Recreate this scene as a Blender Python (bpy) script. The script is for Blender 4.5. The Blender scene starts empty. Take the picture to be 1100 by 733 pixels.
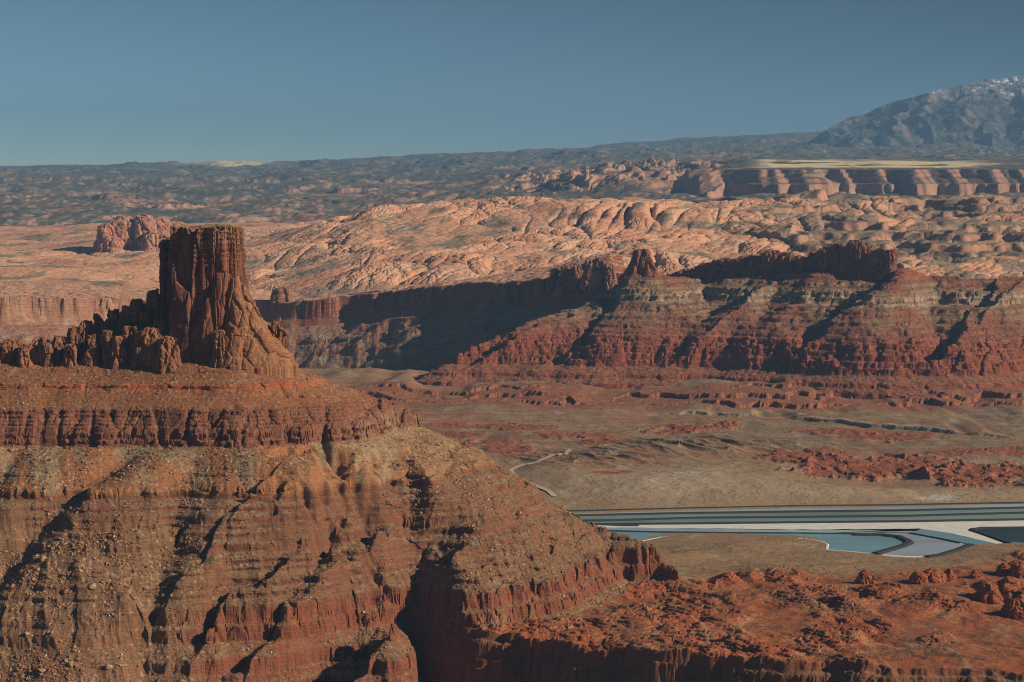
import bpy, math, random
import numpy as np
from concurrent.futures import ThreadPoolExecutor

# ------------------------------------------------------------------ camera, sky, sun, exposure
scene = bpy.context.scene
COL = scene.collection
CAM_Z = 550.0                 # metres above the valley floor
FPX, CX, CY, HZ = 2588.0, 550.0, 366.5, 175.0
PITCH = math.atan((CY - HZ) / FPX)
cam_data = bpy.data.cameras.new('camera')
cam_data.sensor_width = 36.0
cam_data.lens = 36.0 * FPX / 1100.0
cam_data.clip_start = 10.0
cam_data.clip_end = 200000.0
cam = bpy.data.objects.new('camera', cam_data)
cam.location = (0, 0, CAM_Z)
cam.rotation_euler = (math.pi / 2 - PITCH, 0, 0)
COL.objects.link(cam)
scene.camera = cam

SUN_ELEV = math.radians(26)
SUN_AZ = math.radians(105)    # clockwise from +Y (the way the camera looks)
sun_dir = (math.sin(SUN_AZ) * math.cos(SUN_ELEV), math.cos(SUN_AZ) * math.cos(SUN_ELEV), math.sin(SUN_ELEV))
world = bpy.data.worlds.new('World')
scene.world = world
world.use_nodes = True
wn = world.node_tree
wn.nodes.clear()
w_out = wn.nodes.new('ShaderNodeOutputWorld')
w_bg = wn.nodes.new('ShaderNodeBackground')
w_sky = wn.nodes.new('ShaderNodeTexSky')
w_sky.sky_type = 'NISHITA'
w_sky.sun_disc = False
w_sky.sun_elevation = SUN_ELEV
w_sky.sun_rotation = SUN_AZ
w_sky.altitude = 1800
w_sky.air_density = 1.0
w_sky.dust_density = 0.0
w_sky.ozone_density = 3.0
w_bg.inputs['Strength'].default_value = 0.070
w_tc = wn.nodes.new('ShaderNodeTexCoord')
w_map = wn.nodes.new('ShaderNodeVectorMath'); w_map.operation = 'MULTIPLY_ADD'
w_map.inputs[1].default_value = (1, 1, 3.6)       # thin the pale, dusty band of the lowest sky
w_map.inputs[2].default_value = (0, 0, 0.006)
wn.links.new(w_tc.outputs['Generated'], w_map.inputs[0])
wn.links.new(w_map.outputs[0], w_sky.inputs['Vector'])
w_tint = wn.nodes.new('ShaderNodeMix'); w_tint.data_type = 'RGBA'; w_tint.blend_type = 'MULTIPLY'
w_tint.inputs['Factor'].default_value = 1.0
w_tint.inputs[7].default_value = (0.86, 1.02, 0.83, 1)
wn.links.new(w_sky.outputs[0], w_tint.inputs[6])
# the sky deepens towards the right of the view, as a winter sky does across the sun's side
w_sep = wn.nodes.new('ShaderNodeSeparateXYZ'); wn.links.new(w_tc.outputs['Generated'], w_sep.inputs[0])
w_rng = wn.nodes.new('ShaderNodeMapRange')
for k, v in (('From Min', -0.25), ('From Max', 0.24), ('To Min', 1.22), ('To Max', 0.34)):
    w_rng.inputs[k].default_value = v
wn.links.new(w_sep.outputs['X'], w_rng.inputs['Value'])
w_mul = wn.nodes.new('ShaderNodeVectorMath'); w_mul.operation = 'SCALE'
wn.links.new(w_tint.outputs[2], w_mul.inputs[0]); wn.links.new(w_rng.outputs[0], w_mul.inputs['Scale'])
wn.links.new(w_mul.outputs[0], w_bg.inputs['Color'])
wn.links.new(w_bg.outputs[0], w_out.inputs['Surface'])

sd = bpy.data.lights.new('sun', 'SUN')
sd.energy = 4.8
sd.angle = math.radians(0.5)
sd.color = (1.0, 0.87, 0.70)
sun = bpy.data.objects.new('sun', sd)
from mathutils import Vector
sun.rotation_euler = Vector(sun_dir).to_track_quat('Z', 'Y').to_euler()
sun.location = (3000, 0, 4000)
COL.objects.link(sun)

vs = scene.view_settings
vs.view_transform = 'Standard'
vs.look = 'None'
vs.exposure = 0.25
vs.gamma = 1.0
vs.use_curve_mapping = False
scene.cycles.max_bounces = 4
scene.cycles.diffuse_bounces = 1
scene.cycles.volume_bounces = 0
scene.cycles.use_denoising = True
scene.cycles.filter_width = 1.1

# ------------------------------------------------------------------ numpy noise
f4 = np.float32
_a = np.linspace(0, 2 * np.pi, 256, endpoint=False)
GX, GY = np.cos(_a).astype(f4), np.sin(_a).astype(f4)
_rs = np.random.RandomState(5)
_g3 = _rs.normal(size=(256, 3)); _g3 /= np.linalg.norm(_g3, axis=1)[:, None]
G3 = _g3.astype(f4)
U = np.uint32

def _hash(ix, iy, iz, seed):
    h = ix.astype(U) * U(374761393) + iy.astype(U) * U(668265263) + U((seed * 362437 + 12345) & 0xffffffff)
    if iz is not None:
        h = h + iz.astype(U) * U(2246822519)
    h ^= h >> U(13)
    h *= U(1274126177)
    h ^= h >> U(16)
    h *= U(2654435761)
    h ^= h >> U(15)
    return h

def perlin(x, y, seed=0):
    x = np.asarray(x); y = np.asarray(y)
    x0 = np.floor(x); y0 = np.floor(y)
    fx = (x - x0).astype(f4); fy = (y - y0).astype(f4)
    ix = x0.astype(np.int64); iy = y0.astype(np.int64)
    u = fx * fx * fx * (fx * (fx * 6 - 15) + 10)
    v = fy * fy * fy * (fy * (fy * 6 - 15) + 10)
    def g(a, b, dx, dy):
        k = (_hash(a, b, None, seed) & U(255)).astype(np.intp)
        return GX[k] * dx + GY[k] * dy
    n00 = g(ix, iy, fx, fy); n10 = g(ix + 1, iy, fx - 1, fy)
    n01 = g(ix, iy + 1, fx, fy - 1); n11 = g(ix + 1, iy + 1, fx - 1, fy - 1)
    a = n00 + u * (n10 - n00); b = n01 + u * (n11 - n01)
    return (a + v * (b - a)) * f4(1.45)

def perlin3(x, y, z, seed=0):
    x0 = np.floor(x); y0 = np.floor(y); z0 = np.floor(z)
    fx = (x - x0).astype(f4); fy = (y - y0).astype(f4); fz = (z - z0).astype(f4)
    ix = x0.astype(np.int64); iy = y0.astype(np.int64); iz = z0.astype(np.int64)
    s = lambda t: t * t * t * (t * (t * 6 - 15) + 10)
    u, v, w = s(fx), s(fy), s(fz)
    def g(a, b, c):
        k = (_hash(ix + a, iy + b, iz + c, seed) & U(255)).astype(np.intp)
        q = G3[k]
        return q[..., 0] * (fx - a) + q[..., 1] * (fy - b) + q[..., 2] * (fz - c)
    l = lambda t, a, b: a + t * (b - a)
    return l(w, l(v, l(u, g(0, 0, 0), g(1, 0, 0)), l(u, g(0, 1, 0), g(1, 1, 0))),
             l(v, l(u, g(0, 0, 1), g(1, 0, 1)), l(u, g(0, 1, 1), g(1, 1, 1)))) * f4(1.45)

def fbm(x, y, octv=5, seed=0, gain=0.5, lac=2.03):
    s = 0; a = 1.0; f = 1.0
    for i in range(octv):
        s = s + a * perlin(x * f + 17.3 * i, y * f - 9.1 * i, seed + i)
        a *= gain; f *= lac
    return s

def billow(x, y, octv=4, seed=0, gain=0.5, lac=2.1):
    s = 0; a = 1.0; f = 1.0
    for i in range(octv):
        s = s + a * np.sqrt(np.abs(perlin(x * f + 7.7 * i, y * f + 3.1 * i, seed + i)) + 1e-4)
        a *= gain; f *= lac
    return s

def ridged(x, y, octv=4, seed=0, gain=0.5, lac=2.1):
    s = 0; a = 1.0; f = 1.0
    for i in range(octv):
        s = s + a * (1 - np.abs(perlin(x * f + 7.7 * i, y * f + 3.1 * i, seed + i)) * 1.6)
        a *= gain; f *= lac
    return s

def worley(x, y, seed=0):
    """F1, F2 and a random number per cell."""
    x0 = np.floor(x); y0 = np.floor(y)
    ix = x0.astype(np.int64); iy = y0.astype(np.int64)
    fx = (x - x0).astype(f4); fy = (y - y0).astype(f4)
    f1 = np.full(fx.shape, 9, f4); f2 = np.full(fx.shape, 9, f4); idr = np.zeros(fx.shape, f4)
    for a in (-1, 0, 1):
        for b in (-1, 0, 1):
            h = _hash(ix + a, iy + b, None, seed)
            px = (h & U(1023)).astype(f4) / 1023; py = ((h >> U(10)) & U(1023)).astype(f4) / 1023
            r = ((h >> U(20)) & U(1023)).astype(f4) / 1023
            d = np.hypot(a + px - fx, b + py - fy)
            m = d < f1
            f2 = np.where(m, f1, np.minimum(f2, d))
            idr = np.where(m, r, idr)
            f1 = np.where(m, d, f1)
    return f1, f2, idr

def worley3(x, y, z, seed=0):
    x0 = np.floor(x); y0 = np.floor(y); z0 = np.floor(z)
    ix = x0.astype(np.int64); iy = y0.astype(np.int64); iz = z0.astype(np.int64)
    fx = (x - x0).astype(f4); fy = (y - y0).astype(f4); fz = (z - z0).astype(f4)
    f1 = np.full(fx.shape, 9, f4); f2 = np.full(fx.shape, 9, f4); idr = np.zeros(fx.shape, f4)
    for a in (-1, 0, 1):
        for b in (-1, 0, 1):
            for c in (-1, 0, 1):
                h = _hash(ix + a, iy + b, iz + c, seed)
                px = (h & U(255)).astype(f4) / 255; py = ((h >> U(8)) & U(255)).astype(f4) / 255
                pz = ((h >> U(16)) & U(255)).astype(f4) / 255; r = (h >> U(24)).astype(f4) / 255
                d = np.sqrt((a + px - fx) ** 2 + (b + py - fy) ** 2 + (c + pz - fz) ** 2)
                m = d < f1
                f2 = np.where(m, f1, np.minimum(f2, d)); idr = np.where(m, r, idr); f1 = np.where(m, d, f1)
    return f1, f2, idr

def sm(a, b, x):
    t = np.clip((x - a) / (b - a), 0, 1)
    return t * t * (3 - 2 * t)

def smax(a, b, k):
    h = np.clip(0.5 + 0.5 * (a - b) / k, 0, 1)
    return b + (a - b) * h + k * h * (1 - h)

def smin(a, b, k):
    return -smax(-a, -b, k)

def at(px, py, Y):
    """The point of the place that lies Y metres ahead, seen at that spot of the photograph (a surveying aid)."""
    c, s = math.cos(PITCH), math.sin(PITCH)
    u, v = (px - CX) / FPX, (CY - py) / FPX
    d = (u, c + v * s, -s + v * c)
    t = Y / d[1]
    return (u * t, Y, CAM_Z + d[2] * t)

def atz(px, py, z):
    c, s = math.cos(PITCH), math.sin(PITCH)
    u, v = (px - CX) / FPX, (CY - py) / FPX
    d = (u, c + v * s, -s + v * c)
    t = (z - CAM_Z) / d[2]
    return (u * t, d[1] * t, z)

def ridge(X, Y, pts, k, kl=None):
    """Height of a ridge: crest points (x,y,z), falling k per metre to either side (kl to the left of its run)."""
    out = np.full(X.shape, -1e4)
    for (x0, y0, z0), (x1, y1, z1) in zip(pts[:-1], pts[1:]):
        dx, dy = x1 - x0, y1 - y0
        L2 = dx * dx + dy * dy
        t = np.clip(((X - x0) * dx + (Y - y0) * dy) / L2, 0, 1)
        ex = X - (x0 + t * dx); ey = Y - (y0 + t * dy)
        d = np.hypot(ex, ey)
        kk = k if kl is None else np.where(dx * ey - dy * ex > 0, kl, k)
        out = np.maximum(out, z0 + t * (z1 - z0) - kk * d)
    return out

def channel(X, Y, pts, k, kl=None):
    return -ridge(X, Y, [(a, b, -c) for a, b, c in pts], k, kl)

def polydist(X, Y, pts):
    out = np.full(X.shape, 1e9)
    for (x0, y0), (x1, y1) in zip(pts[:-1], pts[1:]):
        dx, dy = x1 - x0, y1 - y0
        t = np.clip(((X - x0) * dx + (Y - y0) * dy) / (dx * dx + dy * dy), 0, 1)
        out = np.minimum(out, np.hypot(X - (x0 + t * dx), Y - (y0 + t * dy)))
    return out

def strata_map(zlo, zhi, layers, soft=1.0, a=0.0, b=268.0):
    """layers: (z bottom, z top, steepness) -> raw height, real height arrays for np.interp."""
    z = np.arange(zlo, zhi, 0.25)
    st = np.full(z.shape, soft)
    for b, t, s in layers:
        st = np.where((z >= b) & (z < t), s, st)
    raw = np.concatenate([[0], np.cumsum(0.25 / st)[:-1]])
    ra, rb = np.interp([a, b], z, raw)
    raw = a + (raw - ra) * (b - a) / (rb - ra)      # raw and real height agree at a and b
    return raw, z

def unlayer(pts, T):
    """Crest points given as they should stand -> the raw heights that come out there once the beds are cut."""
    return [(x, y, float(np.interp(z, T[1], T[0]))) for x, y, z in pts]

def C(*c):
    return np.array(c, f4)

def mix(a, b, t):
    t = np.asarray(t, f4)[..., None]
    return a * (1 - t) + b * t

# ------------------------------------------------------------------ materials
def terrain_material(name, s1, s2, amount=0.35, bump=0.6, bump_d=1.0, rough=0.95, bedded=None):
    m = bpy.data.materials.new(name)
    m.use_nodes = True
    nt = m.node_tree
    N, L = nt.nodes, nt.links
    b = N['Principled BSDF']
    b.inputs['Roughness'].default_value = rough
    b.inputs['Specular IOR Level'].default_value = 0.08
    at_ = N.new('ShaderNodeAttribute'); at_.attribute_name = 'col'
    tc = N.new('ShaderNodeTexCoord')
    n1 = N.new('ShaderNodeTexNoise'); n1.inputs['Scale'].default_value = s1; n1.inputs['Detail'].default_value = 6; n1.inputs['Roughness'].default_value = 0.65
    n2 = N.new('ShaderNodeTexNoise'); n2.inputs['Scale'].default_value = s2; n2.inputs['Detail'].default_value = 3
    L.new(tc.outputs['Object'], n1.inputs['Vector']); L.new(tc.outputs['Object'], n2.inputs['Vector'])
    if bedded:                                   # thin level beds: the noise is squeezed in height
        mp = N.new('ShaderNodeMapping'); mp.inputs['Scale'].default_value = (bedded[0], bedded[0], bedded[1])
        L.new(tc.outputs['Object'], mp.inputs['Vector']); L.new(mp.outputs[0], n1.inputs['Vector'])
    mr = N.new('ShaderNodeMapRange')
    mr.inputs['From Min'].default_value = 0.3; mr.inputs['From Max'].default_value = 0.7
    mr.inputs['To Min'].default_value = 1 - amount; mr.inputs['To Max'].default_value = 1 + amount
    mul = N.new('ShaderNodeMath'); mul.operation = 'ADD'
    hl = N.new('ShaderNodeMath'); hl.operation = 'MULTIPLY'; hl.inputs[1].default_value = 0.5
    L.new(n2.outputs['Fac'], hl.inputs[0])
    h2 = N.new('ShaderNodeMath'); h2.operation = 'MULTIPLY'; h2.inputs[1].default_value = 0.5
    L.new(n1.outputs['Fac'], h2.inputs[0])
    L.new(hl.outputs[0], mul.inputs[0]); L.new(h2.outputs[0], mul.inputs[1])
    L.new(mul.outputs[0], mr.inputs['Value'])
    vm = N.new('ShaderNodeVectorMath'); vm.operation = 'SCALE'
    L.new(at_.outputs['Color'], vm.inputs[0]); L.new(mr.outputs[0], vm.inputs['Scale'])
    L.new(vm.outputs[0], b.inputs['Base Color'])
    bp = N.new('ShaderNodeBump'); bp.inputs['Strength'].default_value = bump; bp.inputs['Distance'].default_value = bump_d
    L.new(n1.outputs['Fac'], bp.inputs['Height']); L.new(bp.outputs[0], b.inputs['Normal'])
    return m

M_NEAR = terrain_material('weathered_red_rock', 0.25, 0.9, 0.5, 0.9, 2.5, bedded=(.35, 2.6))
M_VALLEY = terrain_material('valley_soil', 0.12, 0.4, 0.3, 0.6, 3.0)
M_MID = terrain_material('mesa_rock', 0.08, 0.3, 0.5, 0.9, 6.0, bedded=(.35, 2.6))
M_DOME = terrain_material('slickrock', 0.02, 0.1, 0.2, 0.5, 8.0)
M_FAR = terrain_material('far_plateau_ground', 0.006, 0.03, 0.3, 0.5, 20.0)

# ------------------------------------------------------------------ mesh helpers
def mesh_from(name, verts, quads, cols=None, mat=None, smooth=False, tris=None, parent=None):
    me = bpy.data.meshes.new(name)
    verts = np.asarray(verts, float)
    if parent is not None:
        verts = verts - np.array(parent.location)[None, :]
    verts = np.ascontiguousarray(verts, f4)
    nq = 0 if quads is None else len(quads)
    ntr = 0 if tris is None else len(tris)
    me.vertices.add(len(verts)); me.vertices.foreach_set('co', verts.ravel())
    loops = np.concatenate([np.asarray(a, np.int32).ravel() for a in (quads, tris) if a is not None])
    me.loops.add(len(loops)); me.loops.foreach_set('vertex_index', loops)
    start = np.concatenate([np.arange(nq) * 4, nq * 4 + np.arange(ntr) * 3]).astype(np.int32)
    me.polygons.add(nq + ntr); me.polygons.foreach_set('loop_start', start)
    if smooth:
        me.polygons.foreach_set('use_smooth', np.ones(nq + ntr, bool))
    else:
        me.polygons.foreach_set('use_smooth', np.zeros(nq + ntr, bool))
    me.update(calc_edges=True)
    if cols is not None:
        a = me.color_attributes.new('col', 'FLOAT_COLOR', 'POINT')
        c4 = np.ones((len(verts), 4), f4); c4[:, :3] = np.clip(cols, 0.005, 0.95)
        a.data.foreach_set('color', c4.ravel())
    o = bpy.data.objects.new(name, me)
    if mat: me.materials.append(mat)
    COL.objects.link(o)
    if parent is not None: o.parent = parent
    return o

def tag(o, label=None, cat=None, group=None, kind=None):
    if label: o['label'] = label
    if cat: o['category'] = cat
    if group: o['group'] = group
    if kind: o['kind'] = kind
    return o

def empty(name, loc, label, cat, group=None, kind=None):
    o = bpy.data.objects.new(name, None)
    o.location = loc
    COL.objects.link(o)
    return tag(o, label, cat, group, kind)

POOL = ThreadPoolExecutor(4)
def chunked(fn, X, Y, rows=24):
    parts = list(POOL.map(lambda i: fn(X[i:i + rows], Y[i:i + rows]), range(0, X.shape[0], rows)))
    return [np.concatenate(p, 0) for p in zip(*parts)] if isinstance(parts[0], tuple) else np.concatenate(parts, 0)

def fan_grid(px0, px1, npx, Ys):
    u = (np.linspace(px0, px1, npx) - CX) / FPX
    Yg = np.repeat(np.asarray(Ys, float)[:, None], npx, 1)
    return u[None, :] * Yg, Yg

def grid_normal(X, Y, Z):
    P = np.stack([X, Y, Z], -1)
    du = np.empty_like(P); dv = np.empty_like(P)
    du[:, 1:-1] = P[:, 2:] - P[:, :-2]; du[:, 0] = P[:, 1] - P[:, 0]; du[:, -1] = P[:, -1] - P[:, -2]
    dv[1:-1] = P[2:] - P[:-2]; dv[0] = P[1] - P[0]; dv[-1] = P[-1] - P[-2]
    n = np.cross(du, dv)
    n /= np.linalg.norm(n, axis=-1, keepdims=True) + 1e-9
    return n

def grid_quads(nr, nc):
    i = np.arange(nr * nc).reshape(nr, nc)
    return np.stack([i[:-1, :-1], i[:-1, 1:], i[1:, 1:], i[1:, :-1]], -1)

def grid_object(name, X, Y, Z, col, mat, facemask=None, parent=None, smooth=False):
    q = grid_quads(*X.shape)
    V = np.stack([X, Y, Z], -1).reshape(-1, 3); Cc = col.reshape(-1, 3)
    q = q[facemask] if facemask is not None else q.reshape(-1, 4)
    if facemask is not None:
        used = np.zeros(len(V), bool); used[q.ravel()] = True
        remap = np.cumsum(used) - 1
        V, Cc, q = V[used], Cc[used], remap[q]
    return mesh_from(name, V, q, Cc, mat, smooth, parent=parent)

# ------------------------------------------------------------------ the valley: plan of its features
def plan_px(X, Y, z=0.0):
    c, s = math.cos(PITCH), math.sin(PITCH)
    dz = z - CAM_Z
    dep = Y * c - dz * s
    return CX + FPX * X / dep, CY - FPX * (Y * s + dz * c) / dep

# shoreline of the ponds on the ground plan
SHORE = [(560, 552.5), (700, 549), (850, 545.5), (980, 543.5), (1100, 540.5), (1320, 535), (1320, 584), (1100, 583), (1075, 584), (1048, 584.5), (1030, 588),
         (1012, 594), (1000, 597), (985, 599), (960, 598.5), (944, 596), (925, 594), (906, 593), (890, 591.5), (886, 588), (889, 584), (880, 579.5), (868, 576.5), (850, 575), (800, 574),
         (735, 573), (715, 574), (702, 576), (694, 579.5), (660, 581), (600, 585), (560, 588)]
SHORE_XY = [atz(a, b, 0)[:2] for a, b in SHORE]

def inside_poly(X, Y, poly):
    r = np.zeros(X.shape, bool)
    n = len(poly)
    for i in range(n):
        (x0, y0), (x1, y1) = poly[i], poly[(i + 1) % n]
        if y0 == y1: continue
        c = ((y0 > Y) != (y1 > Y)) & (X < (x1 - x0) * (Y - y0) / (y1 - y0) + x0)
        r ^= c
    return r

def shore_dist(X, Y):
    d = polydist(X, Y, SHORE_XY + SHORE_XY[:1])
    return np.where(inside_poly(X, Y, SHORE_XY), -d, d)

# red outcrops on the valley floor: centre px, py, half sizes, height
OUTCROPS = [(935, 506, 95, 14, 20), (1060, 516, 70, 13, 22), (870, 494, 60, 7, 12), (735, 463, 52, 6, 16), (770, 461, 30, 4, 8), (955, 474, 60, 5, 8), (905, 468, 60, 4, 8),
            (505, 458, 60, 3.5, 9), (560, 463, 45, 4, 10), (620, 472, 45, 4.5, 10), (655, 480, 40, 4, 7), (480, 470, 40, 5, 8), (660, 517, 22, 2.5, 5), (545, 487, 30, 6, 8),
            (520, 478, 40, 4, 6), (1090, 490, 40, 5, 8), (1030, 492, 40, 4, 7)]

def valley(X, Y):
    px, py = plan_px(X, Y)
    wx = 1.0
    n1 = fbm(X / 420, Y / 700, 4, 11)
    n2 = fbm(X / 90, Y / 140, 4, 21)
    n3 = fbm(X / 22, Y / 30, 3, 31)
    sd_ = shore_dist(X, Y)
    red = np.zeros(X.shape)
    # --- red slickrock bench in front of the ponds
    edge = np.interp(px, [600, 745, 800, 860, 930, 1000, 1060, 1100, 1300], [640, 622, 616, 618, 622, 612, 606, 597, 590])
    bench = sm(-5, 7, py - edge + 4 * n2)
    rough = sm(-0.25, 0.45, fbm(X / 130, Y / 170, 3, 41) + 0.5 * (1 - sm(880, 960, px)) - 0.25)
    b = 1.6 - billow(X / 60, Y / 75, 4, 51, 0.45)
    lump = np.sqrt(np.abs(perlin(X / 75 + 0.3 * Y / 75, Y / 105, 61)) + 1e-3)
    z = 0.0 + bench * (2.0 + 6 * sm(.2, .7, lump) * rough + 5.5 * rough * (1.1 - np.abs(b)) + 3.5 * n2 + 2.2 * n3 * rough + .5 * n3)
    bw = worley(X / 15 + n2, Y / 20, 63); bw2 = worley(X / 6.5, Y / 8.5, 65)
    z = z + bench * rough * (2.2 * (bw[2] - .4) + 1.3 * (bw2[2] - .5) - 1.0 * np.clip(1 - (bw[1] - bw[0]) / .2, 0, 1))
    zs = z / 2.6 + .35 * n2
    z = z + bench * rough * (2.6 * (np.floor(zs) + sm(.55, .8, zs - np.floor(zs)) - zs))
    # shallow washes over the smooth red rock
    z = z - bench * 2.5 * sm(0.75, 1.0, 1 - np.abs(perlin(X / 120 + Y / 160, Y / 260 - X / 200, 71)) * 1.4)
    z = z + bench * 4 * sm(2720, 2600, Y)
    swell = np.exp(-((px - 1045) / 70) ** 2 - ((py - 640) / 22) ** 2) * 10 + np.exp(-((px - 985) / 50) ** 2 - ((py - 660) / 16) ** 2) * 5
    z = z + bench * swell
    red = np.maximum(red, bench)
    # --- tan mounds between ponds and bench
    tan = (1 - bench) * sm(0, 160, sd_) * (Y < 3700)
    z = z + tan * (3.0 + 5.5 * np.maximum(0, fbm(X / 150, Y / 90, 3, 81) + .25) + 0.6 * n2)
    # --- behind the ponds
    beh = sm(3650, 4000, Y)
    hill = np.exp(-((px - 735) / 120) ** 2 - ((py - 523) / 16) ** 2) * 17 + np.exp(-((px - 1000) / 200) ** 2 - ((py - 531) / 9) ** 2) * 10 + np.exp(-((px - 610) / 70) ** 2 - ((py - 512) / 9) ** 2) * 8
    z = z + beh * sm(0, 60, sd_) * (4 + hill + 8 * n1 + 2.2 * n2 + 0.5 * n3)
    # low soft badland ridges, right of centre
    bad = np.exp(-((px - 760) / 110) ** 2 - ((py - 484) / 10) ** 2) + np.exp(-((px - 620) / 80) ** 2 - ((py - 500) / 9) ** 2)
    z = z + bad * 17 * (1.4 - billow(X / 110 + Y / 260, Y / 300, 3, 91))
    ow = worley(X / 24 + n2, Y / 46, 103); ow2 = worley(X / 9, Y / 18, 105)
    OB = np.clip(.9 * ow[2] ** 1.5 + .35 * (ow2[2] - .3) + .9 * np.maximum(0, fbm(X / 70, Y / 160, 3, 107)) - .4 * np.clip(1 - (ow[1] - ow[0]) / .2, 0, 1), 0, 1.6)
    for (ox, oy, rx, ry, h) in OUTCROPS:
        e = ((px - ox) / rx) ** 2 + ((py - oy) / ry) ** 2
        m = np.clip(1.25 - e - 0.7 * np.abs(n2) + 0.5 * n2 + 0.3 * n3, 0, 1)
        m = sm(0, 0.55, m)
        z = z + m * h * (.08 + .24 * OB) + m * n3 * 1.0
        red = np.maximum(red, m)
    # --- terraces: pale rimmed step, then red ledges below the mesa
    yc1 = np.interp(px, [560, 730, 800, 870, 940, 1000, 1060, 1150], [5450, 5300, 5240, 5120, 4960, 4830, 4740, 4650]) + 70 * n1 + 22 * n2 + 4 * n3
    s1 = sm(-8, 8, Y - yc1) * sm(690, 760, px)
    z = z + 9 * s1 * sm(-.45, .1, fbm(X / 170, Y / 900, 3, 113) + .15)
    yc2 = np.interp(px, [380, 470, 650, 850, 1100, 1250], [5500, 5450, 5420, 5420, 5330, 5250]) + 70 * n1 + 14 * n2 + 4 * n3
    yc2 = yc2 + 20 * (worley(X / 44 + .4 * n2, Y / 90, 109)[2] ** 2 - .3) + 7 * (worley(X / 11, Y / 40, 110)[2] - .5) + 25 * n2
    lg = [.25 + .75 * sm(-.25, .25, fbm(X / 330, Y / 1500, 3, 115 + k)) for k in range(3)]
    s2 = lg[0] * 0.38 * sm(-3, 4, Y - yc2) + lg[1] * 0.34 * sm(-3, 4, Y - yc2 - 75 - 40 * fbm(X / 240, Y / 900, 3, 111)) + lg[2] * 0.28 * sm(-3, 4, Y - yc2 - 170 - 40 * fbm(X / 200, Y / 900, 3, 121))
    z = z + 32 * s2
    ledge = np.maximum(np.exp(-((Y - yc2 - 80) / 130) ** 2), 0)
    z = np.where(sd_ < 0, np.maximum(-3.0, sd_ * 0.15), z * sm(0, 30, sd_) + 0.02)
    return z, red, bench, s1, s2, ledge, yc1, yc2, n1, n2, n3, sd_, rough

def valley_colour(X, Y, Z, nz, v):
    z, red, bench, s1, s2, ledge, yc1, yc2, n1, n2, n3, sd_, rough = v
    px, py = plan_px(X, Y)
    tan = C(.285, .178, .095); olive = C(.245, .180, .105); pale = C(.44, .325, .215); redc = C(.315, .096, .038); dred = C(.25, .075, .040)
    pink = C(.30, .14, .085)
    c = mix(np.broadcast_to(tan, X.shape + (3,)), olive, sm(-.3, .5, n1 + .4 * n2) * sm(3600, 4300, Y))
    c = mix(c, pale, np.exp(-((px - 720) / 110) ** 2 - ((py - 527) / 17) ** 2) * .9)
    c = mix(c, pale, .6 * np.exp(-((px - 960) / 160) ** 2 - ((py - 535) / 6) ** 2))
    c = mix(c, C(.45, .42, .38), sm(.3, .7, np.exp(-((px - 1002) / 26) ** 2 - ((py - 538) / 3.0) ** 2) + .35 * n2))
    c = mix(c, pink, sm(.1, .6, fbm(X / 300, Y / 420, 4, 131)) * .7 * sm(3900, 4300, Y))
    c = mix(c, C(.27, .115, .06), sm(.05, .5, perlin(X / 160, Y / 500, 133) + .3 * n2) * .8 * sm(4100, 4500, Y) * (px < 720))
    c = mix(c, C(.13, .075, .06), sm(.25, .6, perlin(X / 60, Y / 240, 135) + .35 * n3) * .6 * sm(4000, 4500, Y))
    stripe = fbm(X / 260 + .3 * n1, Y / 34, 3, 137)
    c = mix(c, C(.24, .10, .058), sm(.12, .5, stripe) * .55 * sm(3950, 4300, Y))
    c = mix(c, C(.31, .215, .125), sm(.12, .5, -stripe) * .5 * sm(3950, 4300, Y))
    c = mix(c, C(.40, .30, .22), sm(.52, .75, fbm(X / 60, Y / 130, 4, 141)) * .5 * (1 - bench))
    rcol = mix(np.broadcast_to(redc, X.shape + (3,)), C(.28, .105, .05), sm(-.2, .5, n2))
    rcol = mix(rcol, C(.33, .115, .05), sm(.1, .5, fbm(X / 70, Y / 110, 4, 151)) * .7)
    rcol = mix(rcol, C(.20, .055, .032), sm(.05, .5, fbm(X / 40, Y / 60, 4, 161)) * .7 * rough)
    # dry sandy wash lines and grass on the bench
    wash = sm(.93, 1.0, 1 - np.abs(perlin(X / 95 + .2, Y / 210 + .5 * X / 210, 171)) * 1.3)
    rcol = mix(rcol, C(.42, .27, .16), wash * .55 * sm(-.1, .3, n1))
    rcol = mix(rcol, C(.36, .19, .085), sm(.35, .65, fbm(X / 50, Y / 80, 4, 181)) * .5)
    rcol = np.where((Y > 3900)[..., None], mix(rcol, dred, .8 * np.ones(X.shape)), rcol)
    c = mix(c, rcol, red * np.where(Y > 3900, .95, 1))
    # steep faces of the ledges
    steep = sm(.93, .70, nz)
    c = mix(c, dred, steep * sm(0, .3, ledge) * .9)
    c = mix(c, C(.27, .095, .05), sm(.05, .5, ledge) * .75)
    palerim = np.exp(-((Y - yc1 - 6) / 14) ** 2) * sm(700, 760, px) * sm(1120, 1000, px)
    c = mix(c, C(.47, .40, .28), np.clip(palerim * .75 * sm(-.4, .2, fbm(X / 170, Y / 900, 3, 113) + .1) * sm(-.5, .1, n3), 0, 1))
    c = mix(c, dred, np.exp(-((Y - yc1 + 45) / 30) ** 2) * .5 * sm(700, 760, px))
    c = mix(c, C(.16, .125, .065), sm(.35, .6, fbm(X / 9, Y / 12, 2, 191)) * .45 * sm(-.3, .3, n2 + .2))
    c = c * (1 + .10 * n3)[..., None]
    return c

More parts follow.
